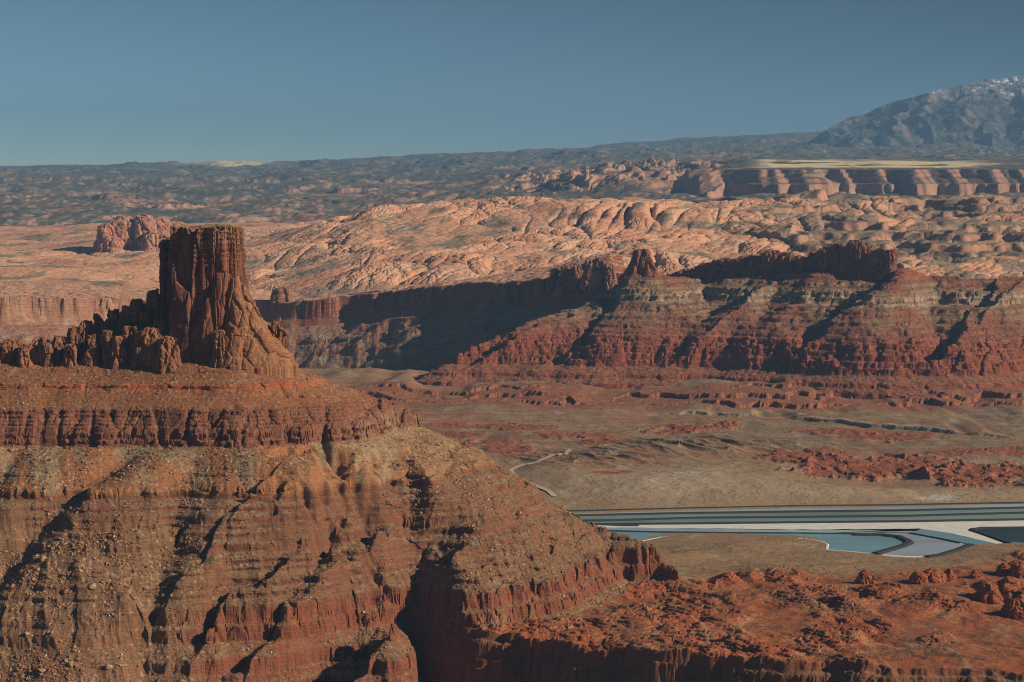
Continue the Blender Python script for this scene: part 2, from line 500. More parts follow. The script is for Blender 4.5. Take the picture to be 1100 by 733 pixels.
# ------------------------------------------------------------------ the butte: plan and strata
L_NEAR = [(-60, -34, 3.5), (-28, -24, 2.2), (-20, -6, 3.2), (8, 24, 3.0), (26, 47, 3.2), (54, 58, 3.5), (64, 69, 3.6), (77, 80, 3.5), (84, 88, 3.5), (96, 105, 4.2), (112, 115, 3.2), (120, 123, 3), (127, 131, 3.4), (138, 141, 3.0),
          (149, 159, 3.4), (172, 174, 1.7), (203, 208, 5.), (210, 217, 6.0), (218.5, 222, 4.5), (225, 228, 4.0), (229.5, 232, 3.5), (234, 237, 4), (239, 243, 5.0), (266, 270, 2.0), (284, 286, 1.7)]
T_NEAR = strata_map(-260, 345, L_NEAR, 0.72, -5, 302)
def hardness(layers, lo, hi, blur=5.0):
    z = np.arange(lo, hi, .5); w = np.zeros(z.shape)
    for b, t, q in layers: w = np.maximum(w, ((z >= b) & (z < t)) * min(1, (q - 1) / 2))
    k = np.exp(-(np.arange(-12, 12.1, .5) / blur * 1.6) ** 2)
    return z, np.clip(np.convolve(w, k / k.sum(), 'same') * 1.1, 0, 1)
HARD_Z, HARD_W = hardness(L_NEAR, -260, 345)
def spots(*l): return [at(*p) for p in l]
CREST_A = [(-1300, 3125, 300), (-800, 3125, 300), (-404, 3115, 303), (at(245, 384, 3108)[0], 3108, 303)]
NOSE = spots((262, 383, 3108), (300, 386, 3125), (345, 403, 3150), (400, 425, 3175), (440, 440, 3190), (455, 462, 3190), (500, 492, 3190), (540, 510, 3185), (590, 541, 3175), (640, 565, 3160), (690, 582, 3135), (722, 602, 3105), (742, 622, 3080))
def deepen(pts, d):
    n = len(pts) - 1
    return [(x, y, z - d * min(1, (i / 3) ** .8)) for i, (x, y, z) in enumerate(pts)]
NOSE = unlayer(NOSE, T_NEAR)
def butte_form(X, Y, Xc, Yc):
    A = smin(ridge(Xc, Yc, CREST_A, .68) + 25, ridge(Xc, Yc, CREST_A, .34) + 3 + 20 * np.exp(-(np.hypot(X + 372, (Y - 3112) * 1.1) / 78) ** 2) + 7 * np.exp(-((Y - 3116) / 22) ** 2), 5)     # a flat top under the tower and the crest rocks
    return smax(A, ridge(X, Y, NOSE, .66), 14)
def on_slope(px, py):
    """Where the sight line of that spot first meets the plain slope of the butte."""
    Ys = np.arange(2300, 3150, 2.0)
    P = np.array([at(px, py, y) for y in Ys])
    S = butte_form(P[:, 0], P[:, 1], P[:, 0], P[:, 1])
    i = np.argmax(P[:, 2] <= S)
    return (P[i, 0], P[i, 1], S[i])
def wash(pts, depth):
    out = []
    for k, (a, b) in enumerate(pts):
        x, y, z = on_slope(a, b)
        out.append((x, y, z - depth * min(1, .15 + .85 * (k / 2.2)) if k < len(pts) - 1 else z - depth * 1.1))
    return out
RAVINES = [wash([(470, 602), (436, 628), (400, 664), (362, 705), (322, 748), (290, 800)], 50), wash([(392, 588), (362, 612), (322, 648), (280, 690), (236, 738), (205, 790)], 22),
           wash([(318, 586), (292, 612), (252, 650), (215, 690), (178, 735), (150, 780)], 15), wash([(246, 560), (226, 590), (196, 630), (172, 670), (150, 720)], 9)]
GULLY_A = [on_slope(205, 495), on_slope(190, 560), on_slope(165, 630), on_slope(152, 733)]
GULLY_B = [on_slope(130, 488), on_slope(62, 545), on_slope(-10, 625), on_slope(-80, 720)]
GULLY_C = [on_slope(20, 470), on_slope(-20, 540), on_slope(-90, 600)]
RIM_PX = [-400, 400, 425, 440, 500, 640, 800, 950, 1100, 1300]
RIM_Y = [3400, 3300, 2930, 2862, 2783, 2692, 2612, 2575, 2548, 2530]
RIM_K = [2.6, 2.6, 2.6, 2.6, 2.6, 2.6, 2.3, 1.2, 1.0, 1.0]

def near(X, Y):
    v = valley(X, Y)
    px, py = plan_px(X, Y)
    w1 = 26 * fbm(X / 160, Y / 160, 3, 201); w2 = 26 * fbm(X / 160 + 40, Y / 160, 3, 211)
    Xw, Yw = X + w1, Y + w2
    Xs, Ys = X + .35 * w1, Y + .35 * w2
    but = butte_form(Xs, Ys, X + .5 * w1, Y + .5 * w2)
    # gullies down the slope, deeper further down
    low = sm(215, 60, but)
    g = ridged(X / 42 + .25 * Y / 42 + .02 * w1, Y / 260, 3, 221, .55)
    g2 = np.abs(perlin(X / 95 + .3 * Y / 95 + .02 * w1, Y / 420, 231))
    but = but + low * (3.0 * (g - 1.0) - 16 * (0.30 - g2) * sm(560, 420, px) * sm(60, 200, px)) * sm(-120, 20, but)
    but = but + 1.2 * (ridged(X / 20 + .2 * Y / 20, Y / 110, 2, 241) - .9) * sm(205, 180, but)
    # the ravine and the washes cut into it
    rough_ = 6 * fbm(X / 45, Y / 60, 3, 251) + 3 * (ridged(X / 26, Y / 70, 2, 255) - .9)
    for k, rv in enumerate(RAVINES):
        c_ = channel(Xs, Ys, rv, .42, (1.7, 1.4, 1.2, 1.0)[k]) + rough_
        chd = polydist(Xs, Ys, [p[:2] for p in rv])
        c_ = np.maximum(c_, but - (62, 30, 20, 13)[k] * sm(125, 40, chd))
        but = smin(but, c_, 4)
        if k == 0: cut = c_
    for ch, dep in ((GULLY_A, 12), (GULLY_B, 22), (GULLY_C, 14)):
        d = polydist(X + .25 * w1, Y + .25 * w2, [(a, b) for a, b, c in ch])
        but = but - dep * np.exp(-(d / 22) ** 2) * sm(225, 190, but)
    # the bench and the foot of the nose end in a rim towards the gorge
    rim = np.interp(px, RIM_PX, RIM_Y) + 11 * fbm(X / 50, Y / 60, 4, 261) + (2 + 7 * sm(900, 620, px)) * (worley(X / 26, Y / 26, 263)[2] - .5)
    front = (rim - Y)
    fk = np.interp(px, RIM_PX, RIM_K)
    fp = np.maximum(front, 0)
    fj = np.maximum(0, fp + sm(0, 12, fp) * (3.2 * (worley(X / 9, Y / 9, 265)[2] - .5) + 1.6 * fbm(X / 5, Y / 5, 2, 267)) * .8)
    drop = np.interp(fj, [0, 4, 10, 14, 20, 23, 33, 38, 48, 54, 120, 300, 700], [0, 13, 16, 28, 32, 45, 50, 64, 69, 82, 104, 165, 260]) * np.minimum(fk / 2.6, 1)
    bz = np.where(front < 0, v[0], v[0] * sm(30, 0, front) - drop)
    fc = np.interp(px, RIM_PX[3:], RIM_Y[3:]) + 8 * fbm(X / 50, Y / 60, 4, 261) - Y
    left = np.maximum(0, 452 - px) * Y / FPX
    cap = 12 + np.maximum(-fc, 0) * .80 - np.minimum(np.interp(np.maximum(fc, 0), [0, 4, 10, 14, 20, 23, 33, 38, 48, 54, 120, 300, 700], [0, 13, 16, 28, 32, 45, 50, 64, 69, 82, 104, 165, 260]), 30 + 6 * np.maximum(0, px - 446)) + left * (.85 + .5 * fbm(X / 60, Y / 60, 3, 263))
    but = smin(but, cap, 8)
    bz = np.where(px < 440, np.minimum(bz, smin(cut, bz, 5)), bz)
    isb = but - bz
    but = but + 13 * np.exp(-((px - (70 + (733 - py) * .15)) / 60) ** 2) * sm(125, 60, but)
    raw = smax(but, bz, 9)
    xb, yb = X + 4 * fbm(X / 18, Y / 18, 2, 271), Y + 4 * fbm(X / 18 + 7, Y / 18, 2, 273)
    b1 = worley(xb / 26, yb / 26, 275); b2 = worley(xb / 9.5, yb / 9.5, 277)
    mas = sm(.1, .4, np.abs(perlin(X / 55, Y / 55, 279)) + .15)
    fr = 4.6 * (b1[2] - .5) + 1.8 * (b2[2] - .5) * mas + 5 * fbm(X / 48, Y / 48, 2, 283) + sm(195, 202, raw) * (7 * perlin(X / 62, Y / 62, 285) - 5 * np.exp(-(perlin(X / 40, Y / 90, 287) / .12) ** 2)) - 2.2 * np.clip(1 - (b1[1] - b1[0]) / .12, 0, 1) - 1.0 * mas * np.clip(1 - (b2[1] - b2[0]) / .15, 0, 1) + .9 * fbm(X / 6, Y / 6, 3, 281) + 3.5 * fbm(X / 60, Y / 60, 2, 291)
    fade = np.where(raw > 195, 1., np.where(raw < 52, .95, .25 + .75 * sm(-.35, .25, fbm(X / 150, Y / 150, 3, 293) + .15 + .3 * np.sin(raw * .11))))
    fade = np.maximum(fade, np.maximum(sm(92, 96, raw) * sm(112, 107, raw), sm(143, 148, raw) * sm(166, 161, raw)))
    fanm = np.exp(-((px - (60 + (733 - py) * .15)) / 85) ** 2) * sm(125, 95, raw)
    fade = fade * (1 - .92 * fanm)
    dip = 6 * perlin(X / 500, Y / 500, 295)
    on = sm(-1, 6, np.maximum(isb, front))
    st0 = np.interp(raw + 2.0 * fbm(X / 60, Y / 60, 2, 291) + dip, T_NEAR[0], T_NEAR[1])
    st1 = np.interp(raw + fr * on * np.where(front > 0, sm(900, 600, px) * .6 + .4, 1) + dip, T_NEAR[0], T_NEAR[1])
    hard = np.interp(st0, HARD_Z, HARD_W) * (.25 + .75 * fade) * np.where((raw > 52) & (raw < 190), .40, 1)
    lin = raw + .4 * (fr - 3.5 * fbm(X / 60, Y / 60, 2, 291)) * .3 + dip
    st0 = lin + (st0 - lin) * (.2 + .8 * fade); st1 = lin + (st1 - lin) * (.2 + .8 * fade)
    strat = st0 + (st1 - st0) * (.12 + .88 * hard) - dip
    rock = sm(-2, 5, np.maximum(isb, front))
    z = raw * (1 - rock) + strat * rock
    f1, f2, idr = worley(X / 5, Y / 5, 301)
    stones = np.maximum(0, .5 - f1) * np.where(idr > .80, 3.4, 0.15) * (idr - .4)
    z = z + rock * ((1.0 - .6 * hard) * stones + .42 * fbm(X / 5, Y / 5, 3, 311))
    return z, isb, front, strat, (idr > .80) * sm(.5, .3, f1), w1, v[0], v[1], v[2], v[3], v[4], v[5], v[6], v[7], v[8], v[9], v[10], v[11], v[12]

def butte_colour(X, Y, Z, nz, isb, front, st, stones, w1):
    px, py = plan_px(X, Y)
    S = X.shape + (3,)
    n1 = fbm(X / 130, Y / 160, 4, 401); n2 = fbm(X / 30, Y / 45, 4, 411); n3 = fbm(X / 7, Y / 8, 3, 421)
    h = st + 1.2 * n2
    orange = C(.268, .108, .048); tan = C(.255, .148, .074); maroon = C(.180, .070, .043); redb = C(.215, .072, .037); green = C(.285, .225, .135); brown = C(.25, .115, .058)
    c = np.broadcast_to(orange, S).copy()
    c = mix(c, C(.285, .130, .060), sm(-.2, .5, n2))
    c = mix(c, C(.36, .09, .04), sm(262, 266, h) * sm(273, 269, h) * .8)
    c = mix(c, brown, sm(.1, .5, n1) * .5)
    # dark cliff band
    orange_l = np.sin(h * 1.9 + 2.5 * n1) * .5 + np.sin(h * 3.1) * .5
    c = mix(c, C(.21, .075, .04), sm(.35, .9, orange_l) * .45)
    band = sm(247, 243, h) * sm(200, 204, h)
    bandc = mix(np.broadcast_to(maroon, S), C(.28, .12, .06), sm(-.1, .5, np.sin(h * 1.6 + 2 * n1) + n3 * .5) * .6)
    bandc = mix(bandc, C(.40, .27, .15), sm(350, 430, px) * sm(232, 214, h) * sm(-.3, .5, n2 + .2) * .45)
    c = mix(c, bandc, band)
    # green and orange slopes under it
    slope = sm(204, 199, h) * sm(150, 158, h)
    down = (204 - h) / 50
    gm = fbm(X / 55 + .2 * Y / 55, Y / 260, 3, 431) + .25 * n2
    gmask = sm(-.25, .35, gm + .30 - .60 * down + .3 * n3 - .08) * .72
    gs = mix(np.broadcast_to(C(.315, .135, .060), S), green, gmask)
    gs = mix(gs, tan, sm(400, 470, px) * .8)
    c = mix(c, gs, slope)
    # red beds below
    lowm = sm(156, 150, h)
    lay = np.sin(h * .55 + 1.5 * n1) + .5 * np.sin(h * 1.7 + 2)
    lc = mix(np.broadcast_to(C(.200, .098, .052), S), redb, sm(-.2, .8, lay) * .8)
    thin = np.sin(h * .9 + 1 + .8 * n1) + .7 * np.sin(h * 2.1 + 3 * n1)
    lc = mix(lc, C(.13, .048, .032), sm(.6, 1.3, thin) * .75 * sm(-.4, .2, n2 + .2))  # thin dark bands: ledge shadow lines painted into the colour of darker shale beds
    talus = sm(.62, .84, nz + .06 * n2)
    lc = mix(lc, C(.228, .135, .070), talus * .85 * sm(-.6, .2, n1 + .3) * (1 - .5 * sm(.6, 1.3, thin)))
    streak = fbm(X / 7 + .25 * Y / 7, Y / 60, 3, 451)
    lc = mix(lc, C(.265, .18, .11), sm(.15, .6, streak) * .6 * sm(.55, .8, nz))
    lc = mix(lc, C(.16, .085, .05), sm(.25, .7, -streak) * .45)
    lc = mix(lc, redb * 1.05, sm(46, 38, h) * (1 - talus * .7) * .9)
    c = mix(c, lc, lowm)
    # debris fan, lower left, and pale boulders
    fan = sm(250, 120, px + 60 * n1 - .25 * (py - 560)) * sm(150, 110, h)
    c = mix(c, C(.235, .128, .066), fan * .75)
    c = mix(c, C(.42, .29, .17), stones * sm(.45, .8, nz) * np.clip(.35 + .5 * fan + .4 * slope + .25 * n1, 0, .9))
    shrub = sm(.42, .62, fbm(X / 4.5, Y / 6, 2, 441))
    c = mix(c, C(.10, .085, .045), shrub * .6 * sm(.6, .8, nz))
    # gorge walls in front of the rim
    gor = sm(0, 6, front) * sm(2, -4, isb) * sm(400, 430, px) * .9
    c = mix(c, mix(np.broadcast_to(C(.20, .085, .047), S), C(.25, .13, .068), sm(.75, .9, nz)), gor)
    apron = sm(-26, -2, isb) * sm(12, 2, isb) * sm(430, 470, px) * sm(2, -4, front)
    c = mix(c, C(.29, .175, .09), apron * .8)
    return c * (1 + .14 * n3)[..., None]

# near ground grid: butte, gorge rim, red bench
Yn = np.concatenate([np.arange(2330, 2600, 1.5), np.arange(2600, 3060, 1.05), np.arange(3060, 3440, 1.8)])
X, Y = fan_grid(-130, 1230, 1240, Yn)
R = chunked(near, X, Y)
Z = R[0]
# undercut ledges: the tops of the hard beds stand out over the softer beds below them
oz = np.arange(-60, 300, .5); ov = np.zeros(oz.shape)
for b_, t_, q_ in L_NEAR:
    th = t_ - b_
    ov = np.maximum(ov, np.where((oz >= b_) & (oz < t_), .85 * min(th, 6) * (oz - b_) / th, np.where(oz >= t_, .85 * min(th, 6) * np.clip(1 - (oz - t_) / 5, 0, 1), 0)))
pock = worley(X / 22, Y / 60, 321)[2]
pock = sm(.35, .6, pock + .25 * fbm(X / 60, Y / 60, 3, 323)) * sm(-1, 5, R[1]) * np.where(R[3] < 8, .4, 1)
Y = Y - np.interp(R[3], oz, ov) * pock * 1.15
Nn = grid_normal(X, Y, Z)
VV = tuple(R[6:])
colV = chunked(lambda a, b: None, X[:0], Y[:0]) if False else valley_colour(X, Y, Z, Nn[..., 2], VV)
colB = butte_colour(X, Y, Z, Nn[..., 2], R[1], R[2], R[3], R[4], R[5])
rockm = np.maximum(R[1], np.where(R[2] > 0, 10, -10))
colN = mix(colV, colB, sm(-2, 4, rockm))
fm = lambda a: (a[:-1, :-1] + a[1:, 1:]) > 0
gorge = (R[2] > 0) & (R[1] < 0) & (plan_px(X, Y)[0] > 415)
f_gorge = gorge[:-1, :-1]
f_butte = fm(R[1]) & ~f_gorge
f_bench = ~f_butte & ~f_gorge
BUTTE = empty('butte', (-404, 3110, 0), 'red layered butte topped by a tall sheer rock tower, foreground', 'butte')
grid_object('slope', X, Y, Z, colN, M_NEAR, f_butte, BUTTE)
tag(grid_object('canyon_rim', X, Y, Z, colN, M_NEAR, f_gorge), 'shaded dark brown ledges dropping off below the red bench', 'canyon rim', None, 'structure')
tag(grid_object('slickrock_ground', X, Y, Z, colN, M_NEAR, f_bench), 'rough brick red bare rock ground between the butte and the ponds', 'ground', None, 'structure')
NEAR_GRID = (X, Y, Z, Nn, R[1], R[3])

# valley floor beyond
Yv = np.concatenate([np.arange(3432, 4300, 4.0), np.arange(4300, 6150, 5.5)])
X, Y = fan_grid(-150, 1250, 1100, Yv)
R = chunked(valley, X, Y)
Z = R[0]
Nv = grid_normal(X, Y, Z)
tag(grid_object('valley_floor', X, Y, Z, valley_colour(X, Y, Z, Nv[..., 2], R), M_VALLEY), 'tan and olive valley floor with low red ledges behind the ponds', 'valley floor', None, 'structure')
VALLEY_GRID = (X, Y, Z)
# ------------------------------------------------------------------ the mesa ridge across the valley, its dark cliff wall and the cliff behind the butte
L_MID = [(10, 24, 3.5), (36, 44, 2.2), (62, 74, 4.0), (77, 88, 4.5), (91, 104, 4.5), (107, 114, 4), (117, 128, 3.5), (134, 138, 3), (147, 152, 3), (165, 170, 3), (180, 183, 2.5), (188, 193, 3.2), (206, 216, 4.0), (220, 232, 4.5), (245, 250, 3.5), (262, 266, 2.5), (300, 420, 4.0)]
T_MID = strata_map(-160, 420, L_MID, 0.70, 8, 278)
L_WALL = [(190, 196, 2), (222, 232, 2.5)]
T_WALL = strata_map(-160, 420, L_WALL, 0.95, 0, 268)
HW_Z, HW_W = hardness(L_WALL, -160, 420)
HM_Z, HM_W = hardness(L_MID, -160, 420)
R_FRONT = spots((484, 392, 5860), (540, 362, 5950), (600, 335, 6040), (650, 311, 6110), (690, 292, 6160))
R_BODY = spots((690, 292, 6160), (760, 302, 6230), (840, 294, 6120), (905, 290, 6020), (955, 287, 5960), (1010, 293, 5990), (1100, 297, 6050), (1320, 300, 6100))
NOSES = [spots((690, 292, 6160), (600, 345, 5960), (520, 385, 5850)), spots((840, 297, 6120), (800, 325, 5960), (768, 355, 5850), (752, 385, 5790)),
         spots((955, 290, 5960), (925, 315, 5850), (905, 345, 5770), (893, 380, 5720)), spots((1100, 297, 6050), (1075, 320, 5850), (1058, 350, 5740), (1050, 385, 5680))]
CUTS = [spots((800, 318, 6090), (760, 350, 5930), (728, 378, 5800), (690, 402, 5700), (640, 418, 5560)), spots((940, 322, 5930), (905, 345, 5830), (872, 375, 5720), (840, 398, 5640), (780, 415, 5540)),
        spots((1060, 318, 5950), (1040, 345, 5800), (1022, 370, 5700), (1000, 400, 5600)), spots((655, 330, 6100), (640, 350, 5980), (618, 380, 5830), (600, 405, 5720))]
WALL = spots((655, 291, 6390), (610, 296, 6650), (560, 299, 6900), (500, 303, 7050), (450, 309, 7180), (380, 317, 7260), (300, 326, 7300), (230, 332, 7250), (170, 331, 7120), (110, 324, 6980), (55, 318, 6840), (0, 316, 6760), (-140, 310, 6600))
WALL_XY = [(a, b) for a, b, c in WALL]

R_FRONT = unlayer(R_FRONT, T_MID); R_BODY = unlayer(R_BODY, T_MID); NOSES = [unlayer(n, T_MID) for n in NOSES]; CUTS = [unlayer(c, T_MID) for c in CUTS]
def mid(X, Y):
    px, py = plan_px(X, Y, 120.)
    w1 = fbm(X / 260, Y / 260, 4, 501); w2 = fbm(X / 260 + 31, Y / 260, 4, 511)
    Xw, Yw = X + 55 * w1, Y + 55 * w2
    Xs, Ys = X + 22 * w1, Y + 22 * w2
    body = ridge(Xs, Ys, R_BODY, .52)
    body = smax(body, ridge(Xs, Ys, R_FRONT, .47, .62), 10)
    for n in NOSES:
        body = smax(body, ridge(Xs, Ys, n, .60, .74), 12)
    for c in CUTS:
        ch_ = channel(Xs, Ys, c, .46, 1.25) + 10 * fbm(X / 70, Y / 70, 3, 515)
        body = smin(body, np.maximum(ch_, body - 55 * sm(190, 60, polydist(Xs, Ys, [p[:2] for p in c]))), 6)
    # plateau behind the wall: signed distance to the rim
    d = polydist(Xw, Yw, WALL_XY)
    behind = inside_poly(Xw, Yw, WALL_XY + [(-2400, 9500), at(662, 250, 9500)[:2], at(662, 290, 6400)[:2]])
    rimz = np.interp(px, [-140, 0, 60, 110, 170, 230, 300, 380, 450, 500, 560, 610, 655, 700, 900, 1100], [178, 172, 166, 156, 135, 128, 127, 148, 178, 196, 212, 236, 262, 232, 226, 205])
    dipv = rimz - 345.0
    wl = np.where(behind, 350. + np.minimum(d * .03, 8), 300 - np.where(d < 32, d * .9, 28.8 + (d - 32) * .50))
    xb, yb = X + 14 * fbm(X / 60, Y / 60, 2, 521), Y + 14 * fbm(X / 60 + 7, Y / 60, 2, 523)
    c1 = worley(xb / 85, yb / 85, 525); c2 = worley(xb / 30, yb / 30, 527)
    fr = 11 * (c1[2] - .5) + 4.5 * (c2[2] - .5) + 10 * fbm(X / 150, Y / 150, 2, 535) - 5 * np.clip(1 - (c1[1] - c1[0]) / .14, 0, 1) - 3 * np.clip(1 - (c2[1] - c2[0]) / .16, 0, 1) + 3 * fbm(X / 15, Y / 15, 3, 531) + 8 * w1
    gl = ridged(X / 75, Y / 200, 3, 541, .55) - 1.0
    raw = body + 2.6 * gl * sm(30, 90, body) * sm(262, 230, body)
    def layered(r, T, HZ_, HW_):
        s0 = np.interp(r + 4 * w1, T[0], T[1]); s1 = np.interp(r + fr, T[0], T[1])
        h = np.interp(s0, HZ_, HW_)
        return s0 + (s1 - s0) * (.15 + .85 * h)
    sb = layered(raw, T_MID, HM_Z, HM_W)
    sb = np.minimum(sb, 290 + 4 * w2)
    # the wall: one sheer band over a debris slope
    sw = layered(wl + 4 * gl * sm(262, 230, wl), T_WALL, HW_Z, HW_W)
    # one sheer band 75 m high under the rim
    flute = 26 * c1[2] + 12 * c2[2] + 5 * np.clip(1 - (c1[1] - c1[0]) / .1, 0, 1) + 4 * fbm(X / 14, Y / 14, 2, 577) + 10 * w1
    flute = np.maximum(flute, 3)
    sw = np.where(behind & (d > flute), 345 + 5 * fbm(X / 60, Y / 60, 3, 551), np.minimum(sw, np.where(behind, 288 + 50 * np.clip(d / flute, 0, 1) ** 2, 268 + 20 * np.clip(1 - d / 20, 0, 1))))
    wallz = sw + dipv
    z = smax(sb, wallz, 4)
    st = np.where(sb > wallz, sb, sw)
    iswall = sm(-4, 4, wallz - sb)
    z = z + 1.5 * fbm(X / 14, Y / 14, 3, 561) + 1.6 * perlin(X / 40, Y / 40, 565)
    floor_ = valley(X, Y)[0]
    low = floor_ - 1.2
    z = np.where(Y < 5900, np.maximum(z, low), z)
    return z, st, w1, dipv, iswall, behind

def mid_colour(X, Y, Z, nz, st, w1, iswall, behind):
    px, py = plan_px(X, Y, 120.)
    S = X.shape + (3,)
    n2 = fbm(X / 70, Y / 90, 4, 601); n3 = fbm(X / 16, Y / 18, 3, 611)
    h = st + 1.8 * n2
    wing = C(.27, .095, .050); red = C(.265, .078, .040); green = C(.240, .158, .096); brown = C(.235, .098, .055); pale = C(.38, .32, .21); tan = C(.26, .155, .085)
    c = mix(np.broadcast_to(wing, S), C(.36, .17, .09), sm(.1, .6, n2) * .5)
    c = mix(c, C(.36, .20, .125), .55 * sm(330, 240, px))
    c = mix(c, C(.44, .30, .20), sm(.1, .5, perlin(X / 34, Y / 34, 615)) * .6 * sm(330, 240, px))
    slope = sm(268, 262, h) * (1 - .6 * iswall)
    sc = mix(np.broadcast_to(brown, S), green, sm(-.35, .3, fbm(X / 110, Y / 200, 3, 621) + .15) * sm(140, 175, h))
    sc = mix(sc, C(.30, .235, .155), sm(196, 200, h) * sm(236, 230, h) * .7)
    sc = mix(sc, pale, sm(203, 208, h) * sm(226, 219, h) * sm(-.3, .4, n3 + .6 * perlin(X / 130, Y / 130, 625)) * .9)
    sc = mix(sc, C(.23, .085, .05), sm(250, 256, h) * .7)
    sc = mix(sc, C(.20, .072, .044), sm(-.1, .5, np.sin(h * .42 + w1) + .6 * np.sin(h * .97)) * .75)
    c = mix(c, sc, slope)
    rb = sm(138, 130, h) * (1 - iswall)
    slope = slope * (1 - iswall)
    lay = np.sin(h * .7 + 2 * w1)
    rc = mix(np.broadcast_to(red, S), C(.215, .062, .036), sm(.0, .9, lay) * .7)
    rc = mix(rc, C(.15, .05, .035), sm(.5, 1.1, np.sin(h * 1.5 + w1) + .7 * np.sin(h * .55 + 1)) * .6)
    rc = mix(rc, C(.27, .12, .065), sm(.75, .92, nz) * .75)
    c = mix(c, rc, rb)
    flat = sm(22, 10, h) * sm(.75, .9, nz)
    c = mix(c, C(.225, .135, .075), flat * .9)
    # the debris-covered floor of the alcove under the dark wall
    alc = iswall * sm(.70, .85, nz) * sm(275, 262, st)
    c = mix(c, C(.46, .25, .155), iswall * behind * sm(.8, .95, nz) * sm(320, 335, st))
    ac = mix(np.broadcast_to(C(.27, .145, .085), S), C(.25, .185, .12), sm(-.2, .4, n2))
    ac = mix(ac, C(.30, .15, .095), sm(330, 200, px) * .9)
    ac = mix(ac, C(.29, .12, .065), sm(.1, .5, fbm(X / 200, Y / 160, 3, 631)) * .8)
    c = mix(c, ac, alc)
    c = mix(c, C(.12, .10, .055), sm(.4, .62, fbm(X / 10, Y / 14, 2, 641)) * .5 * sm(.6, .85, nz))
    return c * (1 + .13 * n3)[..., None]

Ym = np.concatenate([np.arange(5420, 6350, 2.4), np.arange(6350, 7700, 4.0)])
X, Y = fan_grid(-130, 1230, 1050, Ym)
R = chunked(mid, X, Y)
Z = R[0]
Nm = grid_normal(X, Y, Z)
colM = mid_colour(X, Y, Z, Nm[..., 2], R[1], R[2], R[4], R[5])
vis = (Z - valley(X, np.minimum(Y, 6150))[0]) > -0.9
vis |= Y > 6100
fv = vis[:-1, :-1] | vis[1:, 1:] | vis[1:, :-1] | vis[:-1, 1:]
pxm = plan_px(X, Y, 120.)[0][:-1, :-1]
isback = R[4][:-1, :-1] > .5
MESA = empty('mesa', (700, 6000, 0), 'long red and green banded mesa with a ragged crest across the valley', 'mesa')
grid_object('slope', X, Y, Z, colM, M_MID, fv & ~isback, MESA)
WALLO = empty('cliff', (-300, 7000, 0), 'long sheer cliff in deep shadow curving behind the butte', 'cliff')
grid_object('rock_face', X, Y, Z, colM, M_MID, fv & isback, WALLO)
MID_GRID = (X, Y, Z)
# ------------------------------------------------------------------ domes of pale slickrock behind the mesa
def dome_base(px, Y):
    K = [-150, 0, 200, 290, 330, 400, 580, 800, 1000, 1250]
    n = np.interp(px, [-150, 0, 300, 500, 700, 900, 1100, 1250], [150, 146, 122, 178, 206, 222, 226, 226])
    m = np.interp(px, K, [192, 196, 206, 265, 305, 368, 400, 404, 406, 406])     # at 9300 m
    f = np.interp(px, K, [196, 200, 215, 215, 225, 270, 290, 300, 300, 300])     # at 12600 m
    t = np.clip((Y - 7350) / 1950, -.2, 1)
    z = n + (m - n) * (np.sign(t) * np.abs(t) ** .9)
    u = sm(9250, 11600, Y)
    return z * (1 - u) + f * u

def fins(p, w):
    return 1 - np.exp(-np.abs(p) * w)

def domes(X, Y):
    px, py = plan_px(X, Y, 250.)
    w1 = fbm(X / 700, Y / 900, 3, 701); w2 = fbm(X / 700 + 9, Y / 900, 3, 705)
    Xr = X * .965 - Y * .26 + 130 * w1; Yr = X * .26 + Y * .965 + 170 * w2
    base = dome_base(px, Y) + 20 * w1
    leftflat = sm(330, 230, px)
    right = sm(800, 900, px + 60 * w2)
    b1 = fins(perlin(Xr / 120, Yr / 430, 711), 6.5)
    b2 = fins(perlin((X * .6 + Y * .8) / 150 + .5 * w2, (Y * .6 - X * .8) / 62 + .5 * w1, 721), 5.5)
    b3 = fins(perlin(Xr / 19, Yr / 40, 731), 4.5)
    big = np.sqrt(np.abs(perlin(X / 330, Y / 300, 715)) + 2e-3)
    patch = sm(-.35, .25, fbm(X / 500, Y / 700, 3, 741))
    amp = (1 - .60 * leftflat) * (.35 + .65 * patch) * (1 - .30 * right)
    z = base + amp * ((8 + 18 * sm(-.1, .5, w2)) * (b1 - .6) + 9 * (b2 - .6) + 4.0 * (b3 - .6) + 34 * (big - .5)) + 1.4 * fbm(X / 22, Y / 26, 3, 745)
    b1 = np.minimum(b1, b2 + .25)
    # stepped fins and ledges in the right part
    raw = base + 55 * fbm(X / 420, Y / 700, 4, 751)
    tr = 26 * (np.floor(raw / 26) + sm(.55, .9, raw / 26 - np.floor(raw / 26)))
    zt = tr + 6 * fbm(X / 60, Y / 60, 4, 755) + 9 * (b2 - .4)
    rmix = right * sm(.75, .45, patch)
    z = z * (1 - rmix) + zt * rmix
    # a row of fins with deep joints
    fin = np.exp(-((px - 700) / 70) ** 2 - ((Y - 8800) / 300) ** 2)
    z = z + fin * 40 * fins(perlin(X / 75 - Y / 500, Y / 900, 761), 5)
    return z, b1, b2, patch, rmix, w1, leftflat, right

